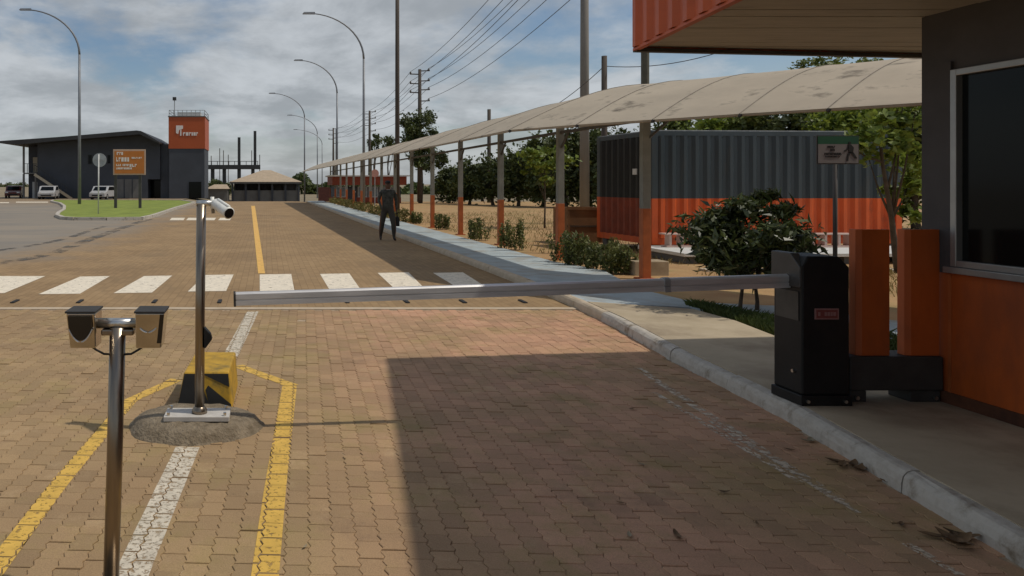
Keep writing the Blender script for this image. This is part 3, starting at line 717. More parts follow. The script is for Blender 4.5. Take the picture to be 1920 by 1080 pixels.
# arm: extruded aluminium profile, tip slightly nearer and lower
A0 = Vector((3.70,5.30,.965)); A1 = Vector((-.205,4.92,.895))
def arm_piece(a, b, hgt, dep):
    t = (b-a).normalized(); u = t.cross(Vector((0,0,1))).normalized(); q_ = u.cross(t)
    if u.y > 0: u = -u
    pr = [(-dep/2,-hgt*.5),(dep/2,-hgt*.5),(dep/2,-hgt*.14),(dep/2-.006,-hgt*.12),(dep/2-.006,-hgt*.05),(dep/2,-hgt*.03),(dep/2,hgt*.34),(dep/2-.012,hgt*.46),(dep/2-.024,hgt*.5),(-dep/2+.024,hgt*.5),(-dep/2,hgt*.42)]
    V = []; n = 8
    for i in range(n+1):
        s = i/n; p = a.lerp(b, s)
        V += [p + u*x + q_*z for (x, z) in pr]
    k_ = len(pr)
    return MB().add(V, [(i*k_+j, i*k_+(j+1)%k_, (i+1)*k_+(j+1)%k_, (i+1)*k_+j) for i in range(n) for j in range(k_)] + [tuple(range(k_-1,-1,-1)), tuple(range(n*k_,(n+1)*k_))])
mid = A0.lerp(A1, .235)
arm1 = arm_piece(A0, mid, .095, .055).build('arm', M['alu'], ba)
arm_piece(mid - (A1-A0).normalized()*.02, A1, .088, .049).build('arm', M['alu'], ba)
tt = (A1-A0).normalized()
arm_piece(A1, A1+tt*.012, .098, .058).build('arm_cap', M['darkgrey'], ba)
arm_piece(mid-tt*.02, mid+tt*.02, .101, .062).build('arm_sleeve', M['galv'], ba)

# ------------------------------------------------------------------ orange screen on dark base
sc = thing('screen_stand', 'pair of orange steel panels on a dark low base beside the booth', 'screen', (4.42,5.35,.118))
sb = MB(); sb.box(4.085,4.745,5.23,5.45,.20,.44)
sb.build('base', M['darkgrey'], sc, bev=.012)
for (x0, x1) in ((4.095,4.215),(4.52,4.735)):
    MB().box(x0,x1,5.245,5.435,.118,.199).build('foot', M['darkgrey'], sc, bev=.008)
for (x0, x1) in ((4.155,4.385),(4.50,4.735)):
    p = MB().prism([(x0,5.27),(x0+.035,5.255),(x1,5.255),(x1,5.31),(x1-.02,5.31),(x1-.02,5.275),(x0+.04,5.275),(x0+.02,5.285),(x0+.02,5.33),(x0,5.33)], .441, 1.33).build('panel', M['orange'], sc, bev=.003)
for x in (4.14, 4.69): MB().tube([(x,5.24,.15),(x,5.226,.15)], .014, 8).build('bolt', M['bright_steel'], sc)

# ------------------------------------------------------------------ mound, hazard block, camera post, sensor post
mc = (-.49, 5.07)
V = []; n = 40; prof = [(1.07,-.01),(1.04,.006),(1.0,.022),(.96,.045),(.90,.066),(.80,.082),(.6,.094),(.25,.10),(0.0,.10)]
mm = MB(); k = len(prof)
for (r, z) in prof:
    for j in range(n):
        a = 2*math.pi*j/n; w = 1 + .035*math.sin(3*a+1) + .02*math.sin(7*a)
        V.append((mc[0]+.435*r*w*math.cos(a), mc[1]+.34*r*w*math.sin(a), z + (random.gauss(0,.004) if 0 < z else 0)))
mm.add(V, [(i*n+j, i*n+(j+1)%n, (i+1)*n+(j+1)%n, (i+1)*n+j) for i in range(k-1) for j in range(n)])
tag(mm.build('concrete_mound', M['rough_conc'], smooth=True), 'rough round concrete mound under the camera post', 'mound')

hb = thing('hazard_block', 'black and yellow striped concrete block on the brick road behind the post', 'concrete block', (-.45,5.75,0))
# tapered block
zt = .275
a0,a1,b0,b1 = -.625,-.265,5.44,6.12
MB().add([(a0-.03,b0-.02,0),(a1+.015,b0-.02,0),(a1+.03,b1,0),(a0,b1,0),(a0+.02,b0+.02,zt),(a1-.01,b0+.02,zt),(a1+.01,b1,zt),(a0+.045,b1,zt)],
         [(0,3,2,1),(4,5,6,7),(0,1,5,4),(1,2,6,5),(2,3,7,6),(3,0,4,7)]).build('body', M['hazard_y'], hb, bev=.012)
def fpt(s, z): # point on the sloped front face
    t = z/zt; xl = lerp(a0-.03,a0+.02,t); xr = lerp(a1+.015,a1-.01,t); return (lerp(xl,xr,s), lerp(b0-.02,b0+.02,t)-.004, z)
for poly in ([(.0,.012),(.62,.012),(.30,zt-.012),(.02,zt-.012)][::1], [(.60,.012),(.99,.012),(.99,.05),(.55,zt*.66),(.50,zt*.55)], [(.40,zt-.012),(.98,zt-.012),(.98,zt*.62)]):
    v = [fpt(*p) for p in poly]; v2 = [(p[0],p[1]+.003,p[2]) for p in v]; n_ = len(v)
    MB().add(v+v2, [tuple(range(n_))]+[(i,i+n_,(i+1)%n_+n_,(i+1)%n_) for i in range(n_)]).build('hazard_stripe', M['hazard_k'], hb)

cp = thing('camera_post', 'slim steel post with white bullet camera standing on the concrete mound', 'camera post', (-.447,4.97,.10))
px_ = -.447; py_ = 4.97
MB().box(-.675,-.245,4.88,5.08,.095,.128).build('base_plate', mat('dull_plate',(0.52,0.49,0.44),.7,var=.12,scale=9), cp, bev=.004)
for (x,y_) in ((-.645,4.905),(-.275,4.905),(-.645,5.055),(-.275,5.055)): MB().tube([(x,y_,.128),(x,y_,.15)], .011, 6).build('bolt', M['bright_steel'], cp)
MB().lathe([(.052,.128),(.050,.15),(.036,.17),(.034,.172)], 20, (px_,py_)).build('collar', M['steel'], cp, smooth=True)
MB().tube([(px_,py_,.13),(px_+.004,py_,.8),(px_+.012,py_,1.515)], .032, 20).build('pole', M['steel'], cp, smooth=True)
MB().tube([(px_-.02,py_,1.522),(px_+.095,py_,1.522)], .020, 14).build('bracket', M['bright_steel'], cp, smooth=True)
MB().tube([(px_+.085,py_,1.485),(px_+.085,py_,1.565)], .013, 12).build('swivel', M['white_plastic'], cp, smooth=True)
cb = Vector((px_+.10,py_-.0,1.525)); cf = Vector((px_+.205,py_-.16,1.462)); dv = (cf-cb).normalized()
cm = MB().tube([cb-dv*.01, cb, cb+dv*.02, cf-dv*.02, cf], [.018,.026,.036,.038,.040], 24).build('camera_housing', M['white_plastic'], cp, smooth=True)
MB().tube([cf-dv*.002, cf+dv*.003], [.0345,.0335], 24).build('lens', M['lens'], cm)
MB().tube([cb+dv*.05+Vector((0,0,.036)), cf+Vector((0,0,.040))], .012, 8).build('sun_hood', M['white_plastic'], cm, smooth=True)
MB().tube([(px_+.09,py_,1.485),(px_+.092,py_,1.455)], .012, 10).build('knob', M['steel'], cp)
MB().prism_y([(px_+.035,.70),(px_+.075,.655),(px_+.085,.62),(px_+.045,.565),(px_+.032,.56),(px_+.03,.68)][::-1], py_-.03, py_+.03).build('sensor', M['black'], cp, bev=.004)

sp = thing('sensor_post', 'steel tee post with two polished boxes wired to it', 'sensor post', (-.61,2.95,0))
MB().tube([(-.617,2.95,0.0),(-.601,2.95,.55),(-.588,2.95,1.085)], .0315, 24).build('pole', M['steel'], sp, smooth=True)
MB().tube([(-.668,2.95,1.10),(-.503,2.95,1.10)], .021, 16).build('crossbar', M['bright_steel'], sp, smooth=True)
MB().box(-.65,-.522,2.925,2.975,1.055,1.079).build('saddle', M['steel'], sp, bev=.006)
MB().lathe([(.11,0),(.11,.012),(.05,.016),(.045,.03)], 20, (-.617,2.95)).build('base_flange', M['steel'], sp)
mir = mat('polished_steel', (0.48,0.44,0.37), 0.12, 1.0, var=0.1, scale=14, space='obj')
for s in (-1, 1):
    cx = -.586 + s*.1335
    # wedge box with open outward-turned face
    w = .056
    Vb = []
    top, bot = 1.150, 1.012
    yo = .02*s
    xa, xb = cx-w, cx+w
    if s < 0: xbot_a, xbot_b = xa+.012, xb
    else: xbot_a, xbot_b = xa, xb-.014
    MB().add([(xbot_a,2.90,bot),(xbot_b,2.90,bot),(xbot_b,3.0,bot),(xbot_a,3.0,bot),(xa,2.885,top),(xb,2.885,top),(xb,3.01,top),(xa,3.01,top)],
             [(0,3,2,1),(4,5,6,7),(0,1,5,4),(1,2,6,5),(2,3,7,6),(3,0,4,7)]).build('reflector_box', mir, sp, bev=.004)
    MB().box(xa-.003,xb+.003,2.878,3.016,top+.001,top+.008).build('top_cover', M['darkgrey'], sp)
    # dark curved window; bright arcs model a reflection as thin tubes
    if s < 0:
        arc = [(xa+.012+ (w*2-.022)*t, 1.045+.050*(2*t-1)**2) for t in [i/10 for i in range(11)]]
        MB().prism_y(arc + [(xb-.012,1.140),(xa+.008,1.140)], 2.878, 2.8845).build('dark_window', M['lens'], sp)
        MB().tube([(p[0],2.882,p[1]-.006) for p in arc], .004, 6).build('rim', M['bright_steel'], sp)
    else:
        arc = [(xa+.018+(w*2-.05)*t, 1.075+.016*(2*t-1)**2) for t in [i/10 for i in range(11)]]
        MB().tube([(p[0],2.888,p[1]) for p in arc], .003, 6).build('rim', M['bright_steel'], sp)
        MB().add([(xb-.016,2.8835,top-.004),(xb+.0005,2.8835,top-.004),(xb-.0135,2.8965,bot+.02),(xb-.030,2.8965,bot+.02)], [(0,1,2,3)]).build('dark_edge', M['lens'], sp)
    x0 = cx - s*.03
    MB().tube([(x0,2.93,bot+.002),(x0-s*.02,2.93,bot-.012),(x0-s*.05,2.935,bot-.030),(-.586+s*.02,2.945,bot-.034)], .0045, 8).build('cable', M['rubber'], sp, smooth=True)

# ------------------------------------------------------------------ covered walkway
cw = thing('covered_walkway', 'long tan fabric canopy on grey and orange columns over the walkway', 'covered walkway', (6.0,15.0,0))
def csh(d): return -0.019*max(0, d-15)
LE = [(4.09+csh(d), d, 2.56+.0035*(d-12)) for d in (66,62,58,54,50,46.2,42.4,38.6,34.8,31,27.2,23.4,19.6,15.8,12.6)]
RE = [(6.85+csh(d), d+ (0.6 if d < 14 else 0), 2.56+.0035*(d-12)) for d in (66,62,58,54,50,46.2,42.4,38.6,34.8,31,27.2,23.4,19.6,15.8,12.6)]
bend = [((4.75,11.45),(7.25,12.75)),((5.45,10.55),(7.95,11.95)),((6.13,9.68),(8.6,11.1)),((6.75,8.98),(9.2,10.35)),((7.42,8.22),(9.85,9.6)),((8.1,7.45),(10.5,8.85))]
for (l_, r_) in bend: LE.append((l_[0],l_[1],2.56)); RE.append((r_[0],r_[1],2.56))
NC = 10
def arc_row(l_, r_, sag=0.0, rise=.85):
    out = []
    for i in range(NC+1):
        t = i/NC; p = Vector(l_).lerp(Vector(r_), t)
        zz = rise*math.sin(math.pi/2*t)
        out.append((p.x, p.y, p.z+zz-sag*math.sin(math.pi*t)))
    return out
for i in range(len(LE)-1):
    rows = []
    ns = 6
    for k in range(ns+1):
        t = (k/ns); t = .006 + t*.988
        l_ = Vector(LE[i]).lerp(Vector(LE[i+1]), t); r_ = Vector(RE[i]).lerp(Vector(RE[i+1]), t)
        s = .018*math.sin(math.pi*t)
        # hem pulls in slightly between the ribs
        pull = (r_-l_).normalized()*.008*math.sin(math.pi*t)
        rows.append(arc_row(l_+pull, r_-pull, s))
    k = NC+1; V = [p for r_ in rows for p in r_]
    V2 = [(p[0],p[1],p[2]-.004) for p in V]; nV = len(V)
    Fc = [(a*k+b, a*k+b+1, (a+1)*k+b+1, (a+1)*k+b) for a in range(ns) for b in range(NC)]
    MB().add(V, Fc).build('canopy_panel', M['fabric'], cw, smooth=True)
for i in range(1, len(LE)):                         # curved ribs under the seams
    row = arc_row(LE[i], RE[i])
    MB().tube([(p[0],p[1],p[2]-.028) for p in row], .024, 8).build('canopy_rib', M['dark_steel'], cw, smooth=True)
    if LE[i][1] < 32: MB().tube([(p[0],p[1],p[2]+.0015) for p in row], .007, 5).build('seam', M['seam'], cw)
# columns
CD = [(6.36,12.55),(6.19,15.75)] + [(6.19+sh(d), d) for d in (19.6,23.5,27.3,31.0,34.8,38.6,42.4,46.2,50.0,54.0,58.0,62.0,66.0)]
for i, (x, y) in enumerate(CD):
    w = .065
    c = MB().box(x-w,x+w,y-w,y+w,.04,3.30+.0035*max(0,y-12)).build('column', M['col_grey'], cw, bev=.006)
    MB().box(x-w-.004,x+w+.004,y-w-.004,y+w+.004,.05,1.24).build('painted_band', M['col_orange'], c, bev=.006)
    MB().box(x-.13,x+.13,y-.13,y+.13,.045,.075).build('base_plate', M['col_orange'], c)
for (a, b) in list(zip(CD, CD[1:])) + [((8.6,10.2),CD[0])]:
    MB().bar((a[0],a[1],2.735),(b[0],b[1],2.735),.05,.06).build('long_beam', M['dark_steel'], cw)
    t = (Vector(b)-Vector(a)).normalized()
    MB().bar((b[0]-t.x*.06,b[1]-t.y*.06,2.42),(b[0]-t.x*.38,b[1]-t.y*.38,2.71),.035,.035).build('brace', M['dark_steel'], cw)
row = lambda q: [(q[i][0],q[i][1],q[i][2]) for i in range(len(q))]
MB().tube([(r_[0]-.03,r_[1]-.02,r_[2]+.82) for r_ in RE], .03, 6).build('ridge_tube', M['dark_steel'], cw)
MB().tube([(l_[0]+.03,l_[1]+.02,l_[2]-.012) for l_ in LE], .022, 6).build('eave_tube', M['fabric'], cw)

# ------------------------------------------------------------------ container, deck, racks
ca = math.atan2(.43, 6.045)
cpos = (8.74,16.94,.27)
ct = thing('shipping_container', 'ribbed shipping container painted blue grey above and orange below', 'container', cpos, local=True, rz=ca)
M['end_dark'] = mat('container_end_shaded_dark', (0.010,0.011,0.010), .6, var=.3, scale=3); M['end_orange'] = mat('container_end_dark_orange', (0.22,0.036,0.010), .6, var=.2, scale=3)  # end face colours darkened to hold its shade; the orange also serves the cabin
LN, WD, HT, SP = 6.06, 2.44, 2.59, 1.05
def cpanel(p0, p1, z0, z1, m, name='side_panel'):
    return ribbed(p0, p1, z0, z1, .278, .058, .006).build(name, m, ct)
ins = .04
for (p0, p1) in (((LN-.14,ins),(.14,ins)), ((ins,.14),(ins,WD-.14)), ((.14,WD-ins),(LN-.14,WD-ins))):
    q0, q1 = (p1, p0) if p0[0] != p1[0] else (p1, p0)
    # ribs must point outwards
    a = Vector(p0); b = Vector(p1); t = (b-a).normalized(); nn = Vector((-t.y,t.x)); ctr = Vector((LN/2,WD/2)); 
    if nn.dot((a+b)/2-ctr) < 0: p0, p1 = p1, p0
    end = abs(p0[0]-p1[0]) < .01
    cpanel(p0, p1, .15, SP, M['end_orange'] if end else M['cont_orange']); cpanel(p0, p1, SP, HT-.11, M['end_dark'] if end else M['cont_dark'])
for (x, y) in ((0,0),(LN-.15,0),(0,WD-.15),(LN-.15,WD-.15)):
    MB().box(x,x+.15,y,y+.15,0,SP).build('corner_post', M['cont_orange'], ct, bev=.006)
    MB().box(x,x+.15,y,y+.15,SP,HT).build('corner_post', M['cont_dark'], ct, bev=.006)
for y in (0, WD-.08):
    MB().box(.15,LN-.15,y+.01,y+.07,0,.15).build('bottom_rail', M['cont_orange'], ct); MB().box(.15,LN-.15,y+.005,y+.075,HT-.11,HT-.005).build('top_rail', M['cont_dark'], ct)
for x in (0, LN-.08):
    MB().box(x+.01,x+.07,.15,WD-.15,0,.15).build('bottom_rail', M['cont_orange'], ct); MB().box(x+.005,x+.075,.15,WD-.15,HT-.11,HT-.005).build('top_rail', M['cont_dark'], ct)
MB().box(.03,LN-.03,.03,WD-.03,HT-.02,HT+.02).build('roof', mat('container_roof',(0.33,0.34,0.33),.6), ct)
# right end doors
for (y0,y1) in ((.16,1.21),(1.23,2.28)):
    MB().box(LN-.05,LN-.01,y0,y1,.16,HT-.12).build('door', M['cont_dark'], ct)
dr = MB().box(-.04,-.022,.55,.72,1.60,1.74).build('switch_plate', M['pale'], ct)
for (x,y) in ((.1,.1),(LN-.3,.1),(.1,WD-.3),(LN-.3,WD-.3)):
    MB().box(x,x+.2,y,y+.2,-.24,-.001).build('footing', M['grey_wall'], ct)
dk = thing('concrete_deck', 'low pale concrete deck running in front of the container', 'deck', (11.5,15.2,.05))
MB().box(8.3,15.2,14.85,16.7,.20,.27).build('slab', M['pale'], dk, bev=.008)
for x in (8.4,10.0,11.6,13.2,14.8): MB().box(x,x+.25,15.0,16.5,.05,.199).build('pier', M['grey_wall'], dk)
MB().box(8.0,13.0,13.55,13.85,.05,.09).build('path_slab', mat('pale_sandy_slab',(0.46,0.40,0.31),.9,var=.15,scale=3), dk)
def rack(x, y, w, label):
    r_ = thing('low_rack', label, 'rack', (x,y,.27))
    MB().box(x,x+w,y-.13,y+.13,.545,.575).build('top_board', M['rack_white'], r_, bev=.004)
    for u in (.12,.38,.66,.9):
        if u*w < w-.02: MB().box(x+u*w,x+u*w+.05,y-.10,y+.10,.31,.544).build('leg', M['rack_white'], r_)
    MB().box(x+.05,x+w-.05,y-.12,y+.12,.27,.309).build('runner', M['rack_white'], r_, bev=.004)
rack(8.65,16.35,.98,'low white framed bench against the container left of the shrub'); rack(11.75,16.35,1.05,'low white framed bench against the container right of the shrub')
x, y = G(1211,506)
tag(MB().box(6.42,7.02,13.02,13.4,.04,.30).build('concrete_plinth', M['concrete'], bev=.012), 'small pale concrete plinth beside the canopy column', 'plinth')
sd = thing('steel_bin', 'brown rusty open steel bin beyond the canopy column', 'bin', (8.45,20.2,.05))
sdb = MB()
bxa, bxb, bya, byb, bzt = 8.02,8.98,19.9,20.9,1.02
for (a,b,c,d) in ((bxa,bxb,bya,bya+.04),(bxa,bxb,byb-.04,byb),(bxa,bxa+.04,bya+.04,byb-.04),(bxb-.04,bxb,bya+.04,byb-.04)): sdb.box(a,b,c,d,.08,bzt)
sdb.box(bxa+.04,bxb-.04,bya+.04,byb-.04,.08,.12); sdb.build('shell', M['brown'], sd)
MB().box(bxa-.02,bxb+.02,bya-.025,bya-.001,bzt-.06,bzt+.01).build('rim', M['brown'], sd); MB().box(bxa-.01,bxb+.01,bya-.018,bya-.001,.50,.55).build('band', mat('bin_band',(0.07,0.04,0.02),.8), sd)
for x in (bxa,bxb-.06): MB().box(x,x+.06,bya-.02,bya-.001,.08,bzt-.061).build('stile', M['brown'], sd)
tag(MB().tube([(8.53,17.45-.62,.0),(8.53,16.83,2.6),(8.53,16.83,5.4)], .085, 12).build('steel_post', mat('olive_post',(0.085,0.08,0.055),.7,var=.2)), 'plain dark steel post rising beside the container corner', 'post')

# pedestrian sign
sg = thing('walk_sign', 'green topped white sign with walking figure on a thin post', 'sign', (6.36,8.35,.05))
sx0, sx1 = XZ(1531,0,8.35)[0], XZ(1610,0,8.35)[0]; zt_, zm, zb_ = XZ(0,254,8.35)[1], XZ(0,270,8.35)[1], XZ(0,308,8.35)[1]
MB().tube([(6.38,8.38,.03),(6.38,8.38,zt_-.02)], .022, 12).build('post', M['dark_steel'], sg, smooth=True)
MB().box(sx0,sx1,8.345,8.355,zb_,zt_).build('backing', M['dark_steel'], sg)
MB().box(sx0+.01,sx1-.01,8.338,8.3445,zm,zt_-.01).build('header', M['sign_green'], sg)
fcx = MB().box(sx0+.012,sx1-.012,8.338,8.3445,zb_+.012,zm-.002).build('panel', M['sign_white_shaded'], sg)
def wp(u, v): return (lerp(sx0,sx1,u), lerp(zt_,zb_,v))
def blob(pts, parent, m, y0=8.334, y1=8.3375, name='figure'): return MB().prism_y([wp(*p) for p in pts], y0, y1).build(name, m, parent)
fig = MB()
for pts in ([(.74,.22),(.79,.22),(.79,.31),(.74,.31)], [(.72,.32),(.80,.32),(.86,.42),(.84,.62),(.74,.60)], [(.73,.34),(.74,.46),(.66,.56),(.62,.54),(.70,.46)], [(.74,.58),(.80,.58),(.74,.72),(.73,.88),(.69,.88),(.70,.70)], [(.78,.60),(.85,.58),(.93,.76),(.94,.80),(.89,.80)]):
    fig.prism_y([wp(*p) for p in pts], 8.334, 8.3375)
fig.build('walking_figure', M['ink'], sg)
tx = MB()
for i, (u0,u1,v0,v1) in enumerate(((.24,.46,.36,.43),(.27,.43,.46,.55),(.17,.57,.60,.68),(.19,.55,.71,.76))):
    a = wp(u0,v1); b = wp(u1,v0); glyphs(tx, a[0], b[0], a[1], b[1], 8.334, 8.3375, i+3)
tx.build('lettering', M['ink'], sg)

# ------------------------------------------------------------------ near vegetation
t = tree('shrub', 'dark glossy rounded shrub on thin stems in front of the container', (5.90,9.12,.05), [(5.98,9.2,1.00,.66,.58,.42),(6.26,9.25,1.30,.34,.3,.22),(5.66,9.1,.86,.32,.3,.28),(6.02,9.2,.70,.50,.45,.26)], 9500, .125, M['leaf_bush'], trunk_r=.024, nclump=64, spread=.17, cat='shrub', limbs=12, aspect=.26, trunks=2, up=.5)
tree('young_tree', 'young tree with sparse bright lime leaves in the dry field', (10.05,27.0,.05), [(10.05,27,2.55,.95,.7,.42),(9.55,27,2.2,.65,.5,.22),(10.5,27,2.9,.4,.4,.25),(10.1,27,1.75,.5,.4,.18)], 900, .16, M['leaf_lime'], trunk_r=.035, nclump=24, spread=.18, aspect=.7)
tree('leafy_tree', 'light green leafy tree hanging over the container end', (11.35,13.4,.05), [(10.9,13.3,2.55,.62,.5,.42),(11.5,13.4,2.0,.35,.4,.5),(11.4,13.4,2.95,.6,.5,.3),(11.35,13.4,1.3,.3,.3,.4)], 1500, .15, M['leaf_lime'], trunk_r=.055, nclump=40, spread=.17, aspect=.6, droop=.5)
hed = [(783,420,.45,.35),(830,431,.55,.4),(900,452,.6,.5),(967,470,.72,.55),(1072,497,.62,.5),(1100,503,.62,.5),(1135,510,.6,.5),(1168,515,.5,.45)]
for (px, py, hh, ww) in hed:
    x, y = G(px, py, .05); y += .15
    t = thing('hedge_plant', 'upright green hedge plant growing beside the walkway columns', 'hedge plant', (x,y,.05), 'hedge plants along the walkway')
    n = 1000; k = 15; P = []
    mb = MB()
    for s in range(k):
        a = random.random()*6.28; r = ww*.6*random.random()**.5; bx, by = x+r*math.cos(a), y+r*math.sin(a)*.7; top = hh*(.65+.4*random.random()); lx, ly = random.gauss(0,.06), random.gauss(0,.06)
        mb.tube([(bx,by,.03),(bx+lx*.5,by+ly*.5,.05+top*.5),(bx+lx,by+ly,.05+top)], [.006,.005,.003], 4)
        for q in range(n//k):
            u = .1+.95*random.random(); P.append((bx+lx*u+random.gauss(0,.035), by+ly*u+random.gauss(0,.035), .05+top*u))
    leaf_mesh('foliage', P, .08, .36, M['leaf_hedge'], t, up=.9); mb.build('stem', M['bark'], t)
for i in range(9):                                     # far hedge, dry tops
    d = 30 + i*3.6; x = 5.35+sh(d)+.55
    t = thing('dry_hedge', 'low ochre hedge bush between the far canopy columns', 'hedge plant', (x,d+1.6,.05), 'ochre hedge bushes by the far columns')
    P, C = crown_points([(x,d+1.6,.30,.42,1.5,.28)], 650, 40, .15)
    leaf_mesh('foliage', P[P[:,2] > .05], .10, .5, M['leaf_ochre'], t)

# ------------------------------------------------------------------ trees behind
def pxtree(px, ytop, d, rpx, m='leaf_dark', zb=.1, n=4600, size=.27, label='dark dense tree in the belt behind the dry field', group='belt of dark trees', tr=.13):
    x = (px-CX)/F*d; zt_ = H+(CY-ytop)/F*d; r = rpx/F*d
    zc = (zt_+zb)/2; rz = (zt_-zb)/2
    e = [(x,d,zc,r,r*.9,rz*.92),(x+r*random.uniform(-.5,.5),d-.3,zc+rz*.35,r*.6,r*.6,rz*.55),(x+r*random.uniform(-.8,.8),d,zc-rz*.3,r*.6,r*.6,rz*.5)]
    tree('belt_tree', label, (x,d,.0), e, n, size, M[m], group, trunk_r=tr, nclump=90, spread=.15)
for (px,yt,d,rp) in ((842,312,62,30),(880,300,58,34),(925,288,56,36),(972,272,54,36),(1018,250,52,40),(1062,240,50,40),(1108,238,50,42),(1150,240,48,40),(1192,245,47,36)):
    pxtree(px,yt,d,rp)
for (px,yt,d,rp) in ((860,318,75,40),(905,305,72,40),(955,290,72,42),(1000,280,70,42),(1045,268,70,44),(1090,262,68,44),(1135,262,66,44),(1180,262,66,44)):
    pxtree(px,yt,d,rp,n=3400,size=.36,label='dark tree in the second row of the belt',group='second row of the tree belt')
for (px,yt,d,rp) in ((1262,205,31,46),(1330,198,29,55),(1405,190,28,58),(1481,180,27,60),(1560,165,26,62),(1641,160,27,62),(1720,150,26,62),(1800,140,26,62)):
    pxtree(px,yt,d,rp,{1330:'leaf_lime',1560:'leaf_lime',1481:'leaf_dark'}.get(px,'leaf_mid'),zb=.6,n=8000,size=.19,label='green tree crowding behind the container roof',group='trees behind the container')
x, z = XZ(1555,118,34)
tree('tall_tree', 'taller thin tree whose top shows above the canopy crest', (x,34,0), [(x,34,z-.3,1.5,1.0,.7),(x+1.5,34,z-.5,1.2,1,.6)], 1300, .2, M['leaf_mid'], trunk_r=.12, nclump=26, spread=.16)
x, z = XZ(788,240,62)
tree('round_tree', 'round crowned tree behind the dark power pole', (x,62,0), [(x,62,z,1.5,1.4,1.6),(x-.6,62,z-1.9,1.3,1.2,1.1),(x+.6,62,z-2.6,1.6,1.2,1.2),(x+1.2,62,z-.9,.6,.6,.7)], 11000, .22, M['leaf_dark'], trunk_r=.16, nclump=70, spread=.14)
for (px, yt, d) in ((702,252,110),(728,255,105)):
    x, z = XZ(px, yt, d)
    tree('distant_tree', 'small distant tree peeping over the canopy', (x,d,-.8), [(x,d,z-1.2,1.0,1,1.3)], 700, .35, M['leaf_dark'], 'distant trees over the canopy', trunk_r=.15, nclump=16)
for (px, yt, d, rp) in ((402,338,140,16),(425,342,135,12),(700,330,95,30),(655,338,100,28)):
    x, z = XZ(px, yt, d); r = rp/F*d
    tree('far_bush', 'far dark bush near the end of the road', (x,d,-.8), [(x,d,(z-.8)/2,r,r,(z+.8)/2)], 900, .35, M['leaf_dark'], 'far bushes at the road end', trunk_r=.1, nclump=24)

P = []
for (xa, xb, d, h, n) in ((-14,60,185,4.2,9000),(60,260,230,7.0,9000),(-200,-40,420,4.0,6000)):
    xx = RNG.uniform(xa, xb, n); env = h*(.55+.45*np.sin(xx*.23)*np.sin(xx*.071+1)+.25*np.sin(xx*.9))
    P.append(np.stack([xx, d+RNG.normal(size=n)*3, -.8+np.abs(env)*RNG.random(n)**.7], 1))
tag(leaf_mesh('far_wood', np.vstack(P), 1.1, .6, M['leaf_dark'], None), 'dark line of distant woodland along the horizon', 'woodland', kind='stuff')

# ------------------------------------------------------------------ lamps, poles, cables
def lamp(name, label, x, d, ht, arm_l, rise, group=None, z0=0.0, r=.085):
    t = thing(name, label, 'street lamp', (x,d,z0), group)
    zb = ht-rise
    MB().tube([(x,d,z0-.05),(x,d,z0+(zb-z0)*.55),(x,d,zb)], [r*1.35,r*1.1,r*.9], 10).build('pole', M['lamp_pole'], t, smooth=True)
    path = [(x,d,zb)]
    for i in range(1, 13):
        a = math.pi/2*i/12*.94; path.append((x-arm_l*(1-math.cos(a)), d, zb+rise*math.sin(a)))
    e = path[-1]
    MB().tube(path, [r*.9-(r*.45)*i/12 for i in range(13)], 8).build('curved_arm', M['lamp_pole'], t, smooth=True)
    MB().add([(e[0]+.15,d-.10,e[2]-.05),(e[0]+.15,d+.10,e[2]-.05),(e[0]-.75,d-.15,e[2]-.03),(e[0]-.75,d+.15,e[2]-.03),(e[0]+.15,d-.08,e[2]+.10),(e[0]+.15,d+.08,e[2]+.10),(e[0]-.65,d-.11,e[2]+.09),(e[0]-.65,d+.11,e[2]+.09)],
             [(0,1,3,2),(4,6,7,5),(0,2,6,4),(1,5,7,3),(2,3,7,6),(0,4,5,1)]).build('lamp_head', M['lamp_pole'], t)
    MB().lathe([(r*2.6,z0),(r*2.6,z0+.04),(r*1.6,z0+.05)], 12, (x,d)).build('base_flange', M['lamp_pole'], t)
    return t
for (px, tip, ytip, d) in ((682,580,25,54),(632,560,113,75),(571,510,175,102),(595,543,216,132),(604,553,243,165)):
    x = (px-CX)/F*d; z = H+(CY-ytip)/F*d; lamp('street_lamp', 'tall curved arm street lamp behind the canopy line', x, d, z, (px-tip)/F*d/.94*.97, 3.3, 'curved lamps behind the canopy', -.8 if d > 80 else 0)
x, z = XZ(149,18,58)
lamp('street_lamp', 'tall curved arm street lamp standing on the grass island', x, 58, z, 104/F*58, 3.5, r=.10)

def pole(name, label, px, ytop, d, r0, r1, m, group=None, base=0.0, arms=(), ztop=None):
    x = (px-CX)/F*d; zt_ = ztop if ztop else H+(CY-ytop)/F*d
    t = thing(name, label, 'utility pole', (x,d,base), group)
    MB().tube([(x,d,base-.1),(x,d,(zt_+base)/2),(x,d,zt_)], [r0,(r0+r1)/2,r1], 12).build('shaft', m, t, smooth=True)
    ends = []
    for (z, s, L) in arms:
        MB().bar((x,d,z),(x+s*L,d,z+.03),.08,.09).build('crossarm', M['pole_wood'], t)
        MB().lathe([(.05,z+.07),(.09,z+.11),(.05,z+.15),(.09,z+.19),(.04,z+.25)], 8, (x+s*(L-.08),d)).build('insulator', M['insul'], t)
        ends.append((x+s*(L-.08), d, z+.25))
    return t, ends
A4 = lambda top: [(top-.15,1,.9),(top-1.05,1,.9),(top-1.85,1,.9),(top-2.85,1,.9),(top-.45,-1,.9),(top-1.3,-1,.9),(top-2.1,-1,.9)]
tops = []
allends = []
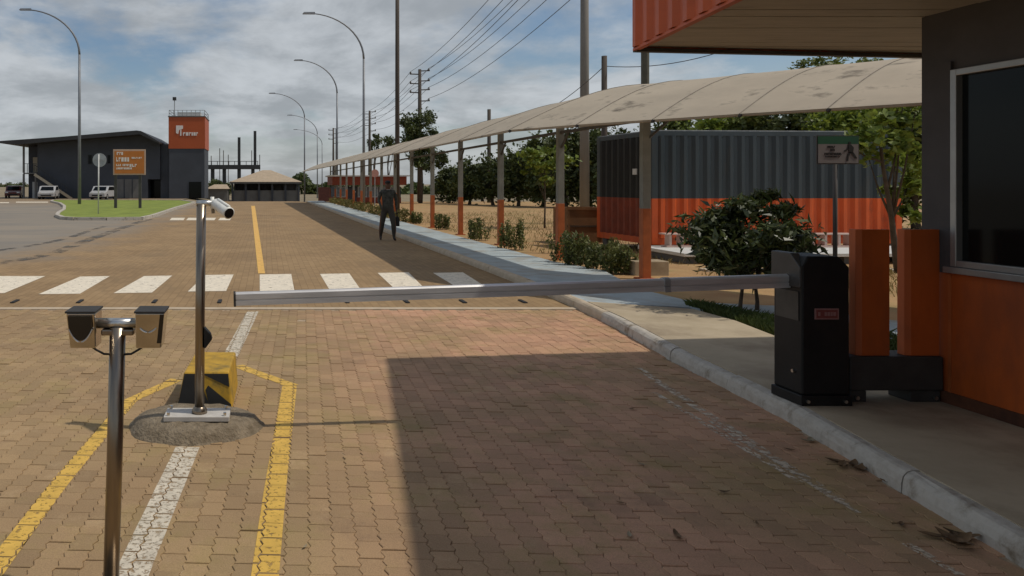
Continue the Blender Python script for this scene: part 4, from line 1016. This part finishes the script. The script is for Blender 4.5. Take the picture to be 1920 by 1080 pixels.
for (px, ytop, d) in ((1096,None,30),(787,130,67),(693,208,106),(625,240,138)):
    zt_ = 12.9 if ytop is None else H+(CY-ytop)/F*d
    lab = 'thick concrete power pole beside the container' if d == 30 else 'power pole with stacked crossarms along the line behind the canopy'
    t, e = pole('power_pole', lab, px, ytop, d, .19 if d == 30 else .24, .14, M['pole_conc'] if d == 30 else M['pole_wood'], None if d == 30 else 'power poles along the line', -.8 if d > 80 else 0, A4(zt_), zt_)
    allends.append(e)
for k in range(7):
    for (a, b) in zip(allends, allends[1:]):
        p, q = Vector(a[k]), Vector(b[k]); n = 14
        path = [tuple(p.lerp(q, i/n) - Vector((0,0,4*.7*(i/n)*(1-i/n)))) for i in range(n+1)]
        tag(MB().tube(path, .018, 5).build('power_cable', M['cable']), 'thin power cable strung between the pole crossarms', 'cable', 'power cables')
pole('mast', 'tall slim brown mast rising behind the walking person', 745, -60, 37.5, .125, .095, M['pole_wood'])
tb, _ = pole('wood_pole', 'short dark wooden pole carrying a single wire', 1133, 105, 26, .11, .09, M['pole_wood'])
pole('wood_pole', 'lone dark wooden pole beyond the tree belt', 917, 205, 64, .17, .15, M['pole_wood'])
pole('wood_pole', 'thin twin wooden pole near the far lamps', 631, 242, 139, .2, .18, M['pole_wood'], base=-.8)
hx, hz = XZ(1133,124,26)
p0 = Vector((hx,26,hz)); 
for (q, sag, lab) in ((Vector((XZ(1010,215,33)[0],33,XZ(1010,215,33)[1])), .15, 'single wire dropping left from the short wooden pole'), (Vector((XZ(1400,80,24)[0],24,XZ(1400,80,24)[1])), .28, 'single wire rising right from the short wooden pole')):
    tag(MB().tube([tuple(p0.lerp(q,i/12)-Vector((0,0,4*sag*(i/12)*(1-i/12)))) for i in range(13)], .014, 5).build('service_wire', M['cable']), lab, 'cable')

# ------------------------------------------------------------------ left office building with tower
D = 85.0; k_ = D/F
def bx_(px): return (px-CX)*k_
def bz_(py): return H-(py-CY)*k_
ob = thing('office_building', 'dark slate two storey office with sloping roof and orange topped tower', 'building', (-17,88,0))
wl_ = MB(); xl, xm, xr = bx_(70), bx_(265), bx_(300)
wl_.prism_y([(xl,0),(bx_(277),0),(bx_(277),bz_(256)),(xm,bz_(252)),(xl,bz_(270))], D, D+13); wl_.prism_y([(bx_(277)+.003,bz_(336)),(xr,bz_(336)),(xr,bz_(266)),(bx_(277)+.003,bz_(256))], D, D+13)
wl_.box(bx_(277)+.003,xr,D+2.5,D+13,0,bz_(336))
wl_.build('wall', M['bld_dark'], ob)
rp = [(bx_(3),bz_(267)),(bx_(120),bz_(259)),(bx_(262),bz_(247)),(bx_(270),bz_(248)),(bx_(304),bz_(268)),(bx_(304),bz_(271)),(bx_(268),bz_(254)),(bx_(120),bz_(266)),(bx_(45),bz_(273)),(bx_(3),bz_(269))]
MB().prism_y(rp, D-2.2, D+14).build('roof', M['bld_roof'], ob)
MB().box(bx_(45),xl-.003,D+1.6,D+12.5,0,bz_(273)).build('recessed_wall', M['bld_dark'], ob)
MB().box(bx_(44),xl-.004,D-.1,D+1.59,bz_(326),bz_(324)).build('balcony', M['grey_wall'], ob)
for px in (44.5, 67): MB().box(bx_(px)-.1,bx_(px)+.1,D-.1,D+.1,0,bz_(326)-.002).build('balcony_post', M['grey_wall'], ob)
MB().box(bx_(44.5)-.1,bx_(44.5)+.1,D-.1,D+.1,bz_(324)+.002,bz_(273)).build('roof_post', M['grey_wall'], ob)
for i in range(5): MB().box(bx_(46+i*5.5)-.025,bx_(46+i*5.5)+.025,D-.08,D-.03,bz_(324)+.002,bz_(324)+1.0).build('baluster', M['bld_roof'], ob)
MB().box(bx_(45),bx_(69),D-.09,D-.02,bz_(324)+1.0,bz_(324)+1.06).build('handrail', M['bld_roof'], ob)
d1 = MB().box(bx_(54),bx_(68),D+1.5,D+1.59,bz_(323),bz_(294)).build('door', M['door_beige'], ob); MB().tube([(bx_(66),D+1.48,bz_(309)),(bx_(66),D+1.42,bz_(309))], .05, 6).build('handle', M['bright_steel'], d1)
d2 = MB().box(bx_(53),bx_(66),D+1.5,D+1.59,0,bz_(341)).build('door', M['pale'], ob); MB().tube([(bx_(64),D+1.48,1.0),(bx_(64),D+1.42,1.0)], .05, 6).build('handle', M['bright_steel'], d2)
# outside stair
st = MB(); N = 14
x0, z0, x1, z1 = bx_(71), bz_(325), bx_(140), 0.0
for i in range(N):
    a = lerp(x0,x1,i/N); b = lerp(x0,x1,(i+1)/N); z = lerp(z0,z1,(i+1)/N)
    MB().box(a,b+.05,D-1.25,D-.10,z-.05,z).build('stair_tread', M['grey_wall'], ob)
MB().bar((x0,D-1.3,z0-.12),(x1,D-1.3,-.02),.06,.30).build('stair_stringer', M['door_beige'], ob)
MB().bar((x0,D-1.3,z0+.95),(x1,D-1.3,.95),.05,.06).build('stair_rail', M['bld_roof'], ob)
for i in range(0, N+1, 2):
    a = lerp(x0,x1,i/N); z = lerp(z0,z1,i/N); MB().box(a-.025,a+.025,D-1.325,D-1.275,z,z+.94).build('baluster', M['bld_roof'], ob)
for (pa,pb,ya,yb) in ((165,173,290,308),(201,208,290,307)):
    w = MB().box(bx_(pa),bx_(pb),D-.06,D-.002,bz_(yb),bz_(ya)).build('window', M['bld_roof'], ob); MB().box(bx_(pa)+.06,bx_(pb)-.06,D-.07,D-.061,bz_(yb)+.06,bz_(ya)-.06).build('pane', M['glass'], w)
# lower pale stained panels between the sign legs
for i, (pa, pb) in enumerate(((218,232),(234,247),(249,262))): MB().box(bx_(pa),bx_(pb),D-.05,D-.002,.05,bz_(336)).build('wall_panel', M['grey_wall'], ob)
MB().box(bx_(277)+.01,xr-.01,D+2.40,D+2.49,.05,bz_(338)).build('entrance', M['glass'], ob)
MB().box(xr+.004,bx_(318),D+.5,D+9,0,bz_(270)).build('link_block', M['bld_dark'], ob)
# tower
tx0, tx1, ty0, ty1 = bx_(318), bx_(384), D-.4, D+5.2
MB().box(tx0,tx1,ty0,ty1,0,bz_(279)).build('tower_shaft', M['bld_dark'], ob); tw = MB().box(tx0-.06,tx1+.06,ty0-.06,ty1+.06,bz_(279)+.002,bz_(220)).build('tower_top', M['bld_orange'], ob)
MB().box(tx0-.12,tx1+.12,ty0-.12,ty1+.12,bz_(220)+.002,bz_(218)).build('coping', M['grey_wall'], tw)
zr = bz_(218)
for i in range(9):
    x = lerp(tx0,tx1,i/8)
    for y in (ty0,ty1): MB().box(x-.03,x+.03,y-.03,y+.03,zr,zr+.62).build('railing_post', M['galv'], ob)
for y in (ty0,ty1):
    for z in (zr+.62,zr+.3): MB().box(tx0,tx1,y-.025,y+.025,z,z+.05).build('railing', M['galv'], ob)
for x in (tx0,tx1):
    for z in (zr+.62,zr+.3): MB().box(x-.025,x+.025,ty0+.03,ty1-.03,z,z+.05).build('railing', M['galv'], ob)
MB().box(lerp(tx0,tx1,.2),lerp(tx0,tx1,.85),ty0+1.2,ty0+3,zr,zr+.55).build('roof_unit', M['pale'], ob)
MB().tube([(bx_(327),ty0+.5,zr),(bx_(327),ty0+.5,bz_(184))], .05, 8).build('antenna_mast', M['galv'], ob); MB().box(bx_(327)-.2,bx_(327)+.2,ty0+.35,ty0+.65,bz_(188),bz_(182)).build('antenna_head', M['bld_roof'], ob)
lg = MB(); y0, y1 = ty0-.10, ty0-.0605
lg.prism_y([(bx_(331),bz_(236)),(bx_(344),bz_(236)),(bx_(344),bz_(242)),(bx_(337),bz_(244)),(bx_(335),bz_(252)),(bx_(331),bz_(250))], y0, y1); lg.prism_y([(bx_(339),bz_(243)),(bx_(341),bz_(243)),(bx_(341),bz_(255)),(bx_(338.5),bz_(255))], y0, y1)
lg.build('logo_mark', M['letter'], tw); glyphs(MB(), bx_(344), bx_(372.5), bz_(254.8), bz_(248.6), y0, y1, 5, .62, .0).build('logo_lettering', M['letter'], tw)
dd = MB().box(bx_(355),bx_(378),ty0-.05,ty0-.002,0,bz_(341)).build('tower_door', M['glass'], ob)

# ------------------------------------------------------------------ grass island with signs
gi = [(107,407),(118,411.5),(140,413),(200,413.2),(265,412.5),(285,408),(300,403),(330,392),(365,381.5),(340,377.5),(200,377),(100,377),(96,379),(113,383),(121,389),(120,396),(110,402)]
gpts = [G(*p) for p in gi]
isl = struct(MB().prism(gpts, -.02, .10).build('grass_island', M['turf']))
P = [Vector(p) for p in gpts]; cen = sum(P, Vector((0,0)))/len(P)
for i in range(len(P)):
    a, b = P[i], P[(i+1)%len(P)]
    n = max(1, int((b-a).length/2.0))
    for j in range(n):
        p = a.lerp(b, j/n+.004); q = a.lerp(b, (j+1)/n-.004)
        MB().bar((p.x,p.y,.055),(q.x,q.y,.055),.2,.17).build('kerb_stone', M['kerb'], isl)
os_ = thing('orange_sign', 'orange board with pale lettering on two dark legs', 'sign', (-8.8,48,.1))
ds = 48.0
def q_(px, py): return XZ(px, py, ds)
(xa, za), (xb, zb2) = q_(212,280), q_(273,328)
for px in (216, 262): MB().box(q_(px,0)[0]-.09,q_(px,0)[0]+.09,ds+.07,ds+.19,.05,za-.1).build('leg', M['dark_steel'], os_)
MB().box(xa,xb,ds,ds+.06,zb2,za).build('frame', M['sign_edge'], os_, bev=.01); MB().box(xa+.09,xb-.09,ds-.012,ds-.001,zb2+.09,za-.11).build('board', M['sign_orange'], os_)
tx = MB()
for i, (pa,pb,ya,yb) in enumerate(((219,231,285,290.5),(218,242,295,303),(247,266,294.5,297.5),(218,242,307.5,311.5),(243,257,307.5,313),(218,250,314,317.5))):
    a = q_(pa,yb); b = q_(pb,ya); glyphs(tx, a[0], b[0], a[1], b[1], ds-.02, ds-.0125, 20+i, .55, .05)
tx.build('lettering', M['letter'], os_)
rs = thing('round_sign', 'bare back of a round traffic sign on a thin white post', 'sign', (-8.68,38.7,.1))
(xc, zc) = XZ(186,300,38.7); xp = XZ(184,0,38.7)[0]
MB().tube([(xp,38.74,.05),(xp+.02,38.74,zc+.3)], .035, 10).build('post', M['pale'], rs, smooth=True)
MB().tube([(xc,38.78,zc),(xc,38.80,zc)], .36, 32).build('disc', M['sign_back'], rs); MB().box(xc-.3,xc+.3,38.742,38.779,zc-.03,zc+.03).build('clamp_bar', M['galv'], rs)

# ------------------------------------------------------------------ far end: pavilion, shed, gantry, guard cabin
dp = 96.0
pv = thing('pavilion', 'open sided pavilion with tan hipped roof at the road end', 'pavilion', (0,100,-.8))
xa, xb = XZ(430,0,dp)[0], XZ(566,0,dp)[0]; ze = XZ(0,341,dp)[1]; zp = XZ(0,318,dp)[1]; xc1, xc2 = XZ(492,0,dp)[0], XZ(508,0,dp)[0]; yb_ = dp+8
MB().add([(xa,dp-.6,ze),(xb,dp-.6,ze),(xb,yb_,ze),(xa,yb_,ze),(xc1,dp+3.7,zp),(xc2,dp+3.7,zp)], [(0,1,5,4),(1,2,5),(2,3,4,5),(3,0,4),(0,3,2,1)]).build('roof', M['tan_roof'], pv)
MB().box(xa+.05,xb-.05,dp-.55,dp-.45,ze-.22,ze-.004).build('fascia', M['grey_wall'], pv)
for i in range(6):
    x = lerp(xa+.4,xb-.4,i/5); MB().box(x-.12,x+.12,dp-.1,dp+.14,-.8,ze-.01).build('post', M['bld_dark'], pv); MB().box(x-.12,x+.12,yb_-.7,yb_-.46,-.8,ze-.01).build('post', M['bld_dark'], pv)
MB().box(xa+.5,xb-.5,dp+.15,dp+.3,-.8,XZ(0,357,dp)[1]).build('low_wall', M['grey_wall'], pv); MB().box(xa+.3,xb-.3,yb_-.45,yb_-.3,-.8,ze-.01).build('back_wall', M['bld_dark'], pv)
she = thing('shed', 'low grey shed with pale roof left of the pavilion', 'shed', (-6.5,94,0))
xa2, xb2 = XZ(388,0,94)[0], XZ(427,0,94)[0]
MB().box(xa2,xb2,94,98,-.85,XZ(0,354,94)[1]).build('wall', M['grey_wall'], she); zz = XZ(0,354,94)[1]
MB().add([(xa2-.2,93.7,zz),(xb2+.2,93.7,zz),(xb2+.2,98.3,zz),(xa2-.2,98.3,zz),(xa2+.8,96,zz+.55),(xb2-.2,96,zz+.55)], [(0,1,5,4),(1,2,5),(2,3,4,5),(3,0,4),(0,3,2,1)]).build('roof', M['tan_roof'], she)
dg = 150.0
ga = thing('conveyor_gantry', 'dark raised conveyor gantry with tall masts beyond the pavilion', 'gantry', (-7,dg,-.8))
gx = lambda p: XZ(p,0,dg)[0]; gz = lambda p: XZ(0,p,dg)[1]
MB().box(gx(383),gx(488),dg,dg+2.5,gz(317),gz(309)).build('gallery', M['bld_roof'], ga)
for i in range(10): MB().box(gx(386+i*10.8)-.06,gx(386+i*10.8)+.06,dg-.05,dg-.002,gz(309)+.002,gz(303)).build('railing_post', M['bld_roof'], ga)
MB().box(gx(386),gx(484),dg-.05,dg-.002,gz(303)+.002,gz(302)).build('railing', M['bld_roof'], ga)
for p in (398,420,448,474): MB().box(gx(p)-.35,gx(p)+.35,dg+.5,dg+1.8,-.9,gz(317)-.002).build('support', M['bld_roof'], ga)
for (p, yt, w) in ((448,257,.28),(478,245,.28)): MB().box(gx(p)-w,gx(p)+w,dg+.6,dg+1.2,gz(309)+.002,gz(yt)).build('mast', M['bld_roof'], ga)
for (p, yt) in ((412,278),(419,282),(428,290),(472,282),(487,290),(396,292)):
    x = gx(p)*1.2; zt_ = (gz(yt)-H)*1.2+H
    tag(MB().tube([(x,dg*1.2,-.9),(x,dg*1.2,zt_)], .10, 6).build('far_mast', M['pole_wood']), 'thin far mast standing behind the conveyor gantry', 'mast', 'thin masts behind the gantry')
dc = 62.0
gc = thing('guard_cabin', 'orange and grey guard cabin with wide windows behind the columns', 'cabin', (9,dc,0))
cx_ = lambda p: XZ(p,0,dc)[0]; cz_ = lambda p: XZ(0,p,dc)[1]
MB().box(cx_(628),cx_(752),dc,dc+4,0,cz_(370)).build('lower_wall', M['end_orange'], gc)
for i in range(6):
    a = lerp(cx_(629),cx_(751),i/6)+.05; b = lerp(cx_(629),cx_(751),(i+1)/6)-.05
    if i == 1: 
        d_ = MB().box(a,b,dc-.03,dc-.002,.05,cz_(352)).build('door', M['bld_dark'], gc); MB().tube([(b-.1,dc-.04,1),(b-.1,dc-.09,1)],.04,6).build('handle', M['bright_steel'], d_); continue
    w = MB().box(a,b,dc+.02,dc+.1,cz_(370)+.002,cz_(350)).build('window', M['galv'], gc); MB().box(a+.07,b-.07,dc+.005,dc+.019,cz_(370)+.08,cz_(350)-.06).build('pane', mat('blue_pane',(0.16,0.20,0.23),.15) if 'bp_' not in M else M['bp_'], w)
    M['bp_'] = bpy.data.materials['blue_pane']
MB().box(cx_(628),cx_(752),dc+.12,dc+4,cz_(370)+.003,cz_(350)).build('inner_wall', M['bld_dark'], gc)
MB().box(cx_(622),cx_(760),dc-.6,dc+4.4,cz_(347),cz_(331)).build('roof_band', M['end_orange'], gc)
MB().box(cx_(618),cx_(765),dc-.8,dc+4.6,cz_(331)+.002,cz_(328.5)).build('roof', M['pale'], gc)
rw = tag(MB().box(XZ(597,0,73)[0],XZ(627,0,73)[0],73,73.3,-.3,XZ(0,351,73)[1]).build('boundary_wall', mat('dark_red_wall',(0.10,0.03,0.02),.8)), 'dark red boundary wall at the far canopy end', 'wall')
ps = thing('faded_sign', 'faded pink round traffic sign behind the walkway columns', 'sign', (6.6,45,.05))
xc, zc = XZ(703,325,45)
MB().tube([(xc,45.04,.0),(xc,45.04,zc)], .03, 8).build('post', M['galv'], ps); MB().tube([(xc,45.0,zc),(xc,45.02,zc)], .24, 28).build('disc', M['pink'], ps)

# ------------------------------------------------------------------ cars by the office
def car(label, color, loc, rz=0.0):
    t = thing('parked_car', label, 'car', loc, local=True, rz=rz)
    pr = [(-2.1,.30),(-2.12,.72),(-1.35,.92),(-.75,1.42),(.9,1.46),(1.6,1.0),(2.08,.90),(2.1,.30)]
    MB().prism_x(pr, -.86, .86).build('body', color, t, bev=.06)
    for (y0,z0,y1,z1) in ((-1.30,.98,-.80,1.36),(.97,1.38,1.52,1.04)):
        sgn = -1 if y0 < 0 else 1
        MB().add([(-.70,y0+sgn*.03,z0),(.70,y0+sgn*.03,z0),(.62,y1+sgn*.03,z1),(-.62,y1+sgn*.03,z1)], [(0,1,2,3)]).build('windscreen', M['glass'], t)
    for s in (-1,1):
        MB().add([(s*.865,-1.05,.98),(s*.865,1.2,.98),(s*.865,.85,1.36),(s*.865,-.70,1.36)], [(0,1,2,3)]).build('side_window', M['glass'], t)
        for y in (-1.3,1.3):
            w = MB().tube([(s*.68,y,.31),(s*.88,y,.31)], .31, 16).build('wheel', M['tyre'], t); MB().tube([(s*.881,y,.31),(s*.89,y,.31)], .18, 12).build('rim', M['galv'], w)
        MB().box(s*.62-.16,s*.62+.16,-2.15,-2.10,.62,.76).build('headlight', M['pale'], t)
    MB().box(-.55,.55,-2.14,-2.105,.38,.52).build('grille', M['black'], t)
    return t
c1 = car('white car parked under the office stair', M['car_white'], (XZ(89,0,81)[0],81.5,0), R(90)); c1.rotation_euler = (0,0,R(8))
car('white car parked against the office wall behind the round sign', M['car_white'], (XZ(190,0,79)[0],80,0), R(-6))
car('dark red car parked at the open end of the office', M['car_red'], (XZ(22,0,86)[0],87,0), R(12))

# ------------------------------------------------------------------ walking person and bag
PX, PD = (727-CX)/F*21.8, 21.8
pe = thing('person', 'person in dark clothes and cap walking along the road edge', 'person', (PX,PD,0), local=True)
J = [((0,0,.95),(.17,.125)),((0,.0,1.10),(.165,.125)),((0,.01,1.28),(.195,.135)),((0,.01,1.43),(.12,.085)),((0,0,1.50),(.058,.058)),((0,-.015,1.56),(.07,.08)),((0,-.02,1.63),(.078,.095)),((0,-.015,1.70),(.062,.075))]
E = [(i,i+1) for i in range(7)]
def chain(start, pts):
    last = start
    for (p, r) in pts:
        J.append((p, r if isinstance(r, tuple) else (r,r))); E.append((last, len(J)-1)); last = len(J)-1
    return last
hands = []
for s in (-1, 1):
    el = (s*.262,.06,1.17) if s < 0 else (s*.25,.04,1.15); wr = (s*.215,-.13,1.00) if s < 0 else (s*.262,.02,.90)
    h = chain(3, [((s*.165,.01,1.425),(.07,.065)),((s*.215,.02,1.36),(.062,.058)),(el,.046),((wr[0]*.5+el[0]*.5,wr[1]*.5+el[1]*.5,wr[2]*.5+el[2]*.5),.042),(wr,.030),((wr[0],wr[1]-.01,wr[2]-.045),(.022,.036))])
    hands.append(wr)
    for q, ln in zip((-.030,-.010,.010,.030),(.062,.074,.07,.055)):
        b = (wr[0]-s*.004, wr[1]-.012+q, wr[2]-.085)
        chain(h, [(b,.0095),((b[0]-s*.012,b[1],b[2]-ln*.5),.009),((b[0]-s*.032,b[1],b[2]-ln*.85),.008)])
    chain(h, [((wr[0]-s*.01,wr[1]-.045,wr[2]-.055),.011),((wr[0]-s*.018,wr[1]-.065,wr[2]-.085),.0095)])
chain(0, [((.09,-.01,.90),(.10,.10)),((.12,-.05,.72),(.10,.10)),((.15,-.11,.50),(.078,.08)),((.165,-.08,.32),(.074,.076)),((.175,-.05,.11),.043),((.18,-.09,.055),(.042,.042)),((.20,-.21,.035),(.040,.028))])
chain(0, [((-.09,.01,.90),(.10,.10)),((-.125,.04,.72),(.10,.10)),((-.155,.07,.50),(.078,.08)),((-.165,.17,.31),(.074,.076)),((-.17,.26,.13),.043),((-.175,.23,.06),(.042,.042)),((-.185,.11,.035),(.040,.028))])
chain(6, [((0,-.115,1.605),(.016,.018))])
for s in (-1,1): chain(6, [((s*.082,0,1.615),(.012,.02))])
me = bpy.data.meshes.new('body'); me.from_pydata([j[0] for j in J], E, []); me.update()
def cloth_mat():
    m = mat('clothing_and_skin', (0.022,0.024,0.020), .85, var=.25, scale=9, space='obj', col2=(0.085,0.082,0.065))
    n = m.node_tree.nodes; l = m.node_tree.links; b = [x for x in n if x.type == 'BSDF_PRINCIPLED'][0]
    shirt = b.inputs['Base Color'].links[0].from_socket
    tc = n.new('ShaderNodeTexCoord'); sx = n.new('ShaderNodeSeparateXYZ'); l.new(tc.outputs['Object'], sx.inputs[0])
    def gt(sock, v, op='GREATER_THAN'):
        q = n.new('ShaderNodeMath'); q.operation = op; l.new(sock, q.inputs[0]); q.inputs[1].default_value = v; return q.outputs[0]
    def mx(f, a, c):
        q = n.new('ShaderNodeMix'); q.data_type = 'RGBA'; l.new(f, q.inputs['Factor']); l.new(a, q.inputs[6]); q.inputs[7].default_value = col4(c); return q.outputs[2]
    ab = n.new('ShaderNodeMath'); ab.operation = 'ABSOLUTE'; l.new(sx.outputs[0], ab.inputs[0])
    c = mx(gt(sx.outputs[2], .96, 'LESS_THAN'), shirt, (0.050,0.045,0.036))
    c = mx(gt(sx.outputs[2], .085, 'LESS_THAN'), c, (0.010,0.009,0.008))
    hd = n.new('ShaderNodeMath'); hd.operation = 'MULTIPLY'; l.new(gt(ab.outputs[0], .195), hd.inputs[0]); l.new(gt(sx.outputs[2], .91, 'LESS_THAN'), hd.inputs[1])
    c = mx(hd.outputs[0], c, (0.13,0.07,0.045)); c = mx(gt(sx.outputs[2], 1.485), c, (0.13,0.07,0.045))
    l.new(c, b.inputs['Base Color']); return m
me.materials.append(cloth_mat())
bo = link('body', me, pe)
sk = bo.modifiers.new('skin', 'SKIN'); sk.use_smooth_shade = True
if not me.skin_vertices:
    bpy.context.view_layer.objects.active = bo; bo.select_set(True); bpy.ops.mesh.customdata_skin_add()
for i, j in enumerate(J):
    me.skin_vertices[0].data[i].radius = j[1]; me.skin_vertices[0].data[i].use_root = (i == 0)
ss = bo.modifiers.new('subdivision', 'SUBSURF'); ss.levels = 1; ss.render_levels = 2
MB().ball((0,-.012,1.70),(.088,.108,.055),16,8).build('hair', M['rubber'], pe, smooth=True)
MB().prism([(-.075,-.09),(.075,-.09),(.06,-.165),(0,-.185),(-.06,-.165)], 1.685, 1.697).build('cap_peak', M['rubber'], pe)
MB().add([(-.11,-.115,1.44),(.11,-.115,1.44),(.07,-.118,1.30),(-.07,-.118,1.30)],[(0,1,2,3)])
for s in (-1,1): MB().ball((s*.03,-.107,1.642),.009,8,5).build('eye', M['lens'], pe)
MB().box(-.055,.055,-.112,-.100,1.475,1.49).build('collar', M['sign_back'], pe)
hw = hands[1]
bg = thing('carried_bag', 'dark bag hanging from the hand of the walking person', 'bag', (PX+hw[0]+.01,PD+hw[1],.42), local=True)
MB().add([(-.06,-.15,0),(.06,-.15,0),(.06,.15,0),(-.06,.15,0),(-.05,-.13,.28),(.05,-.13,.28),(.05,.13,.28),(-.05,.13,.28)], [(0,3,2,1),(4,5,6,7),(0,1,5,4),(1,2,6,5),(2,3,7,6),(3,0,4,7)]).build('pouch', M['black'], bg, bev=.025)
MB().tube([(0,-.09,.27),(0,-.07,.37),(0,-.012,.405),(0,.06,.37),(0,.09,.27)], .009, 6).build('handle', M['black'], bg, smooth=True)

# ------------------------------------------------------------------ fallen leaves along the kerb
def fallen(px, py, size, m, label, nl=1, group='fallen leaves'):
    x, y = G(px, py); P_ = MB()
    for i in range(nl):
        ox, oy = (random.gauss(0,size*.55), random.gauss(0,size*.3)) if nl > 1 else (0,0); a = random.random()*6.28; c, s = math.cos(a), math.sin(a); L = size*(.7+.6*random.random()); w = L*.17; cu = L*(.06+.16*random.random())
        pts = []
        for k in range(5):
            t = k/4; ww = w*math.sin(math.pi*min(.98,max(.06,t)))**.8; zc = .006+cu*(2*t-1)**2*.9
            for sg_ in (-1,0,1):
                lx, ly = (t-.5)*L, sg_*ww; pts.append((x+ox+lx*c-ly*s, y+oy+lx*s+ly*c, zc+abs(sg_)*ww*.5))
        P_.add(pts, [(k*3+j, k*3+j+1, k*3+j+4, k*3+j+3) for k in range(4) for j in range(2)])
    o = P_.build('fallen_leaf', m, smooth=True); return tag(o, label, 'leaf', group)
LG = 'single dry brown leaf lying on the pavers near the kerb'
for (px, py, s) in ((1685,912,.10),(1535,815,.10),(1163,945,.06),(1270,1008,.07),(1358,925,.07),(1480,845,.06),(1120,700,.05),(1570,868,.12),(1690,985,.06),(1660,905,.06),(1185,768,.05),(1420,985,.05),(1105,640,.05)):
    fallen(px, py, s, M['leaf_dry'], LG)
fallen(1205,873,.07,M['leaf_pale'],'pale curled leaf in the middle of the shaded lane',group='pale leaves'); fallen(1180,1006,.05,M['leaf_pale'],'tiny pale leaf at the bottom of the shaded lane',group='pale leaves'); fallen(572,1028,.03,M['leaf_pale'],'tiny pale scrap beside the yellow line',group='pale leaves')
fallen(1612,880,.11,M['leaf_dry'],'crumpled clump of dry leaves against the kerb',5,'leaf clumps')
fallen(1780,1016,.15,M['leaf_dry'],'broken dry twig of long leaves against the near kerb',5,'leaf clumps')
fallen(1850,1000,.15,M['leaf_hedge'],'long green leaf blades touching the near kerb',2,'leaf clumps')
fallen(1525,828,.08,M['leaf_pale'],'pale scraps of leaf beside the kerb under the barrier',3,'leaf clumps')
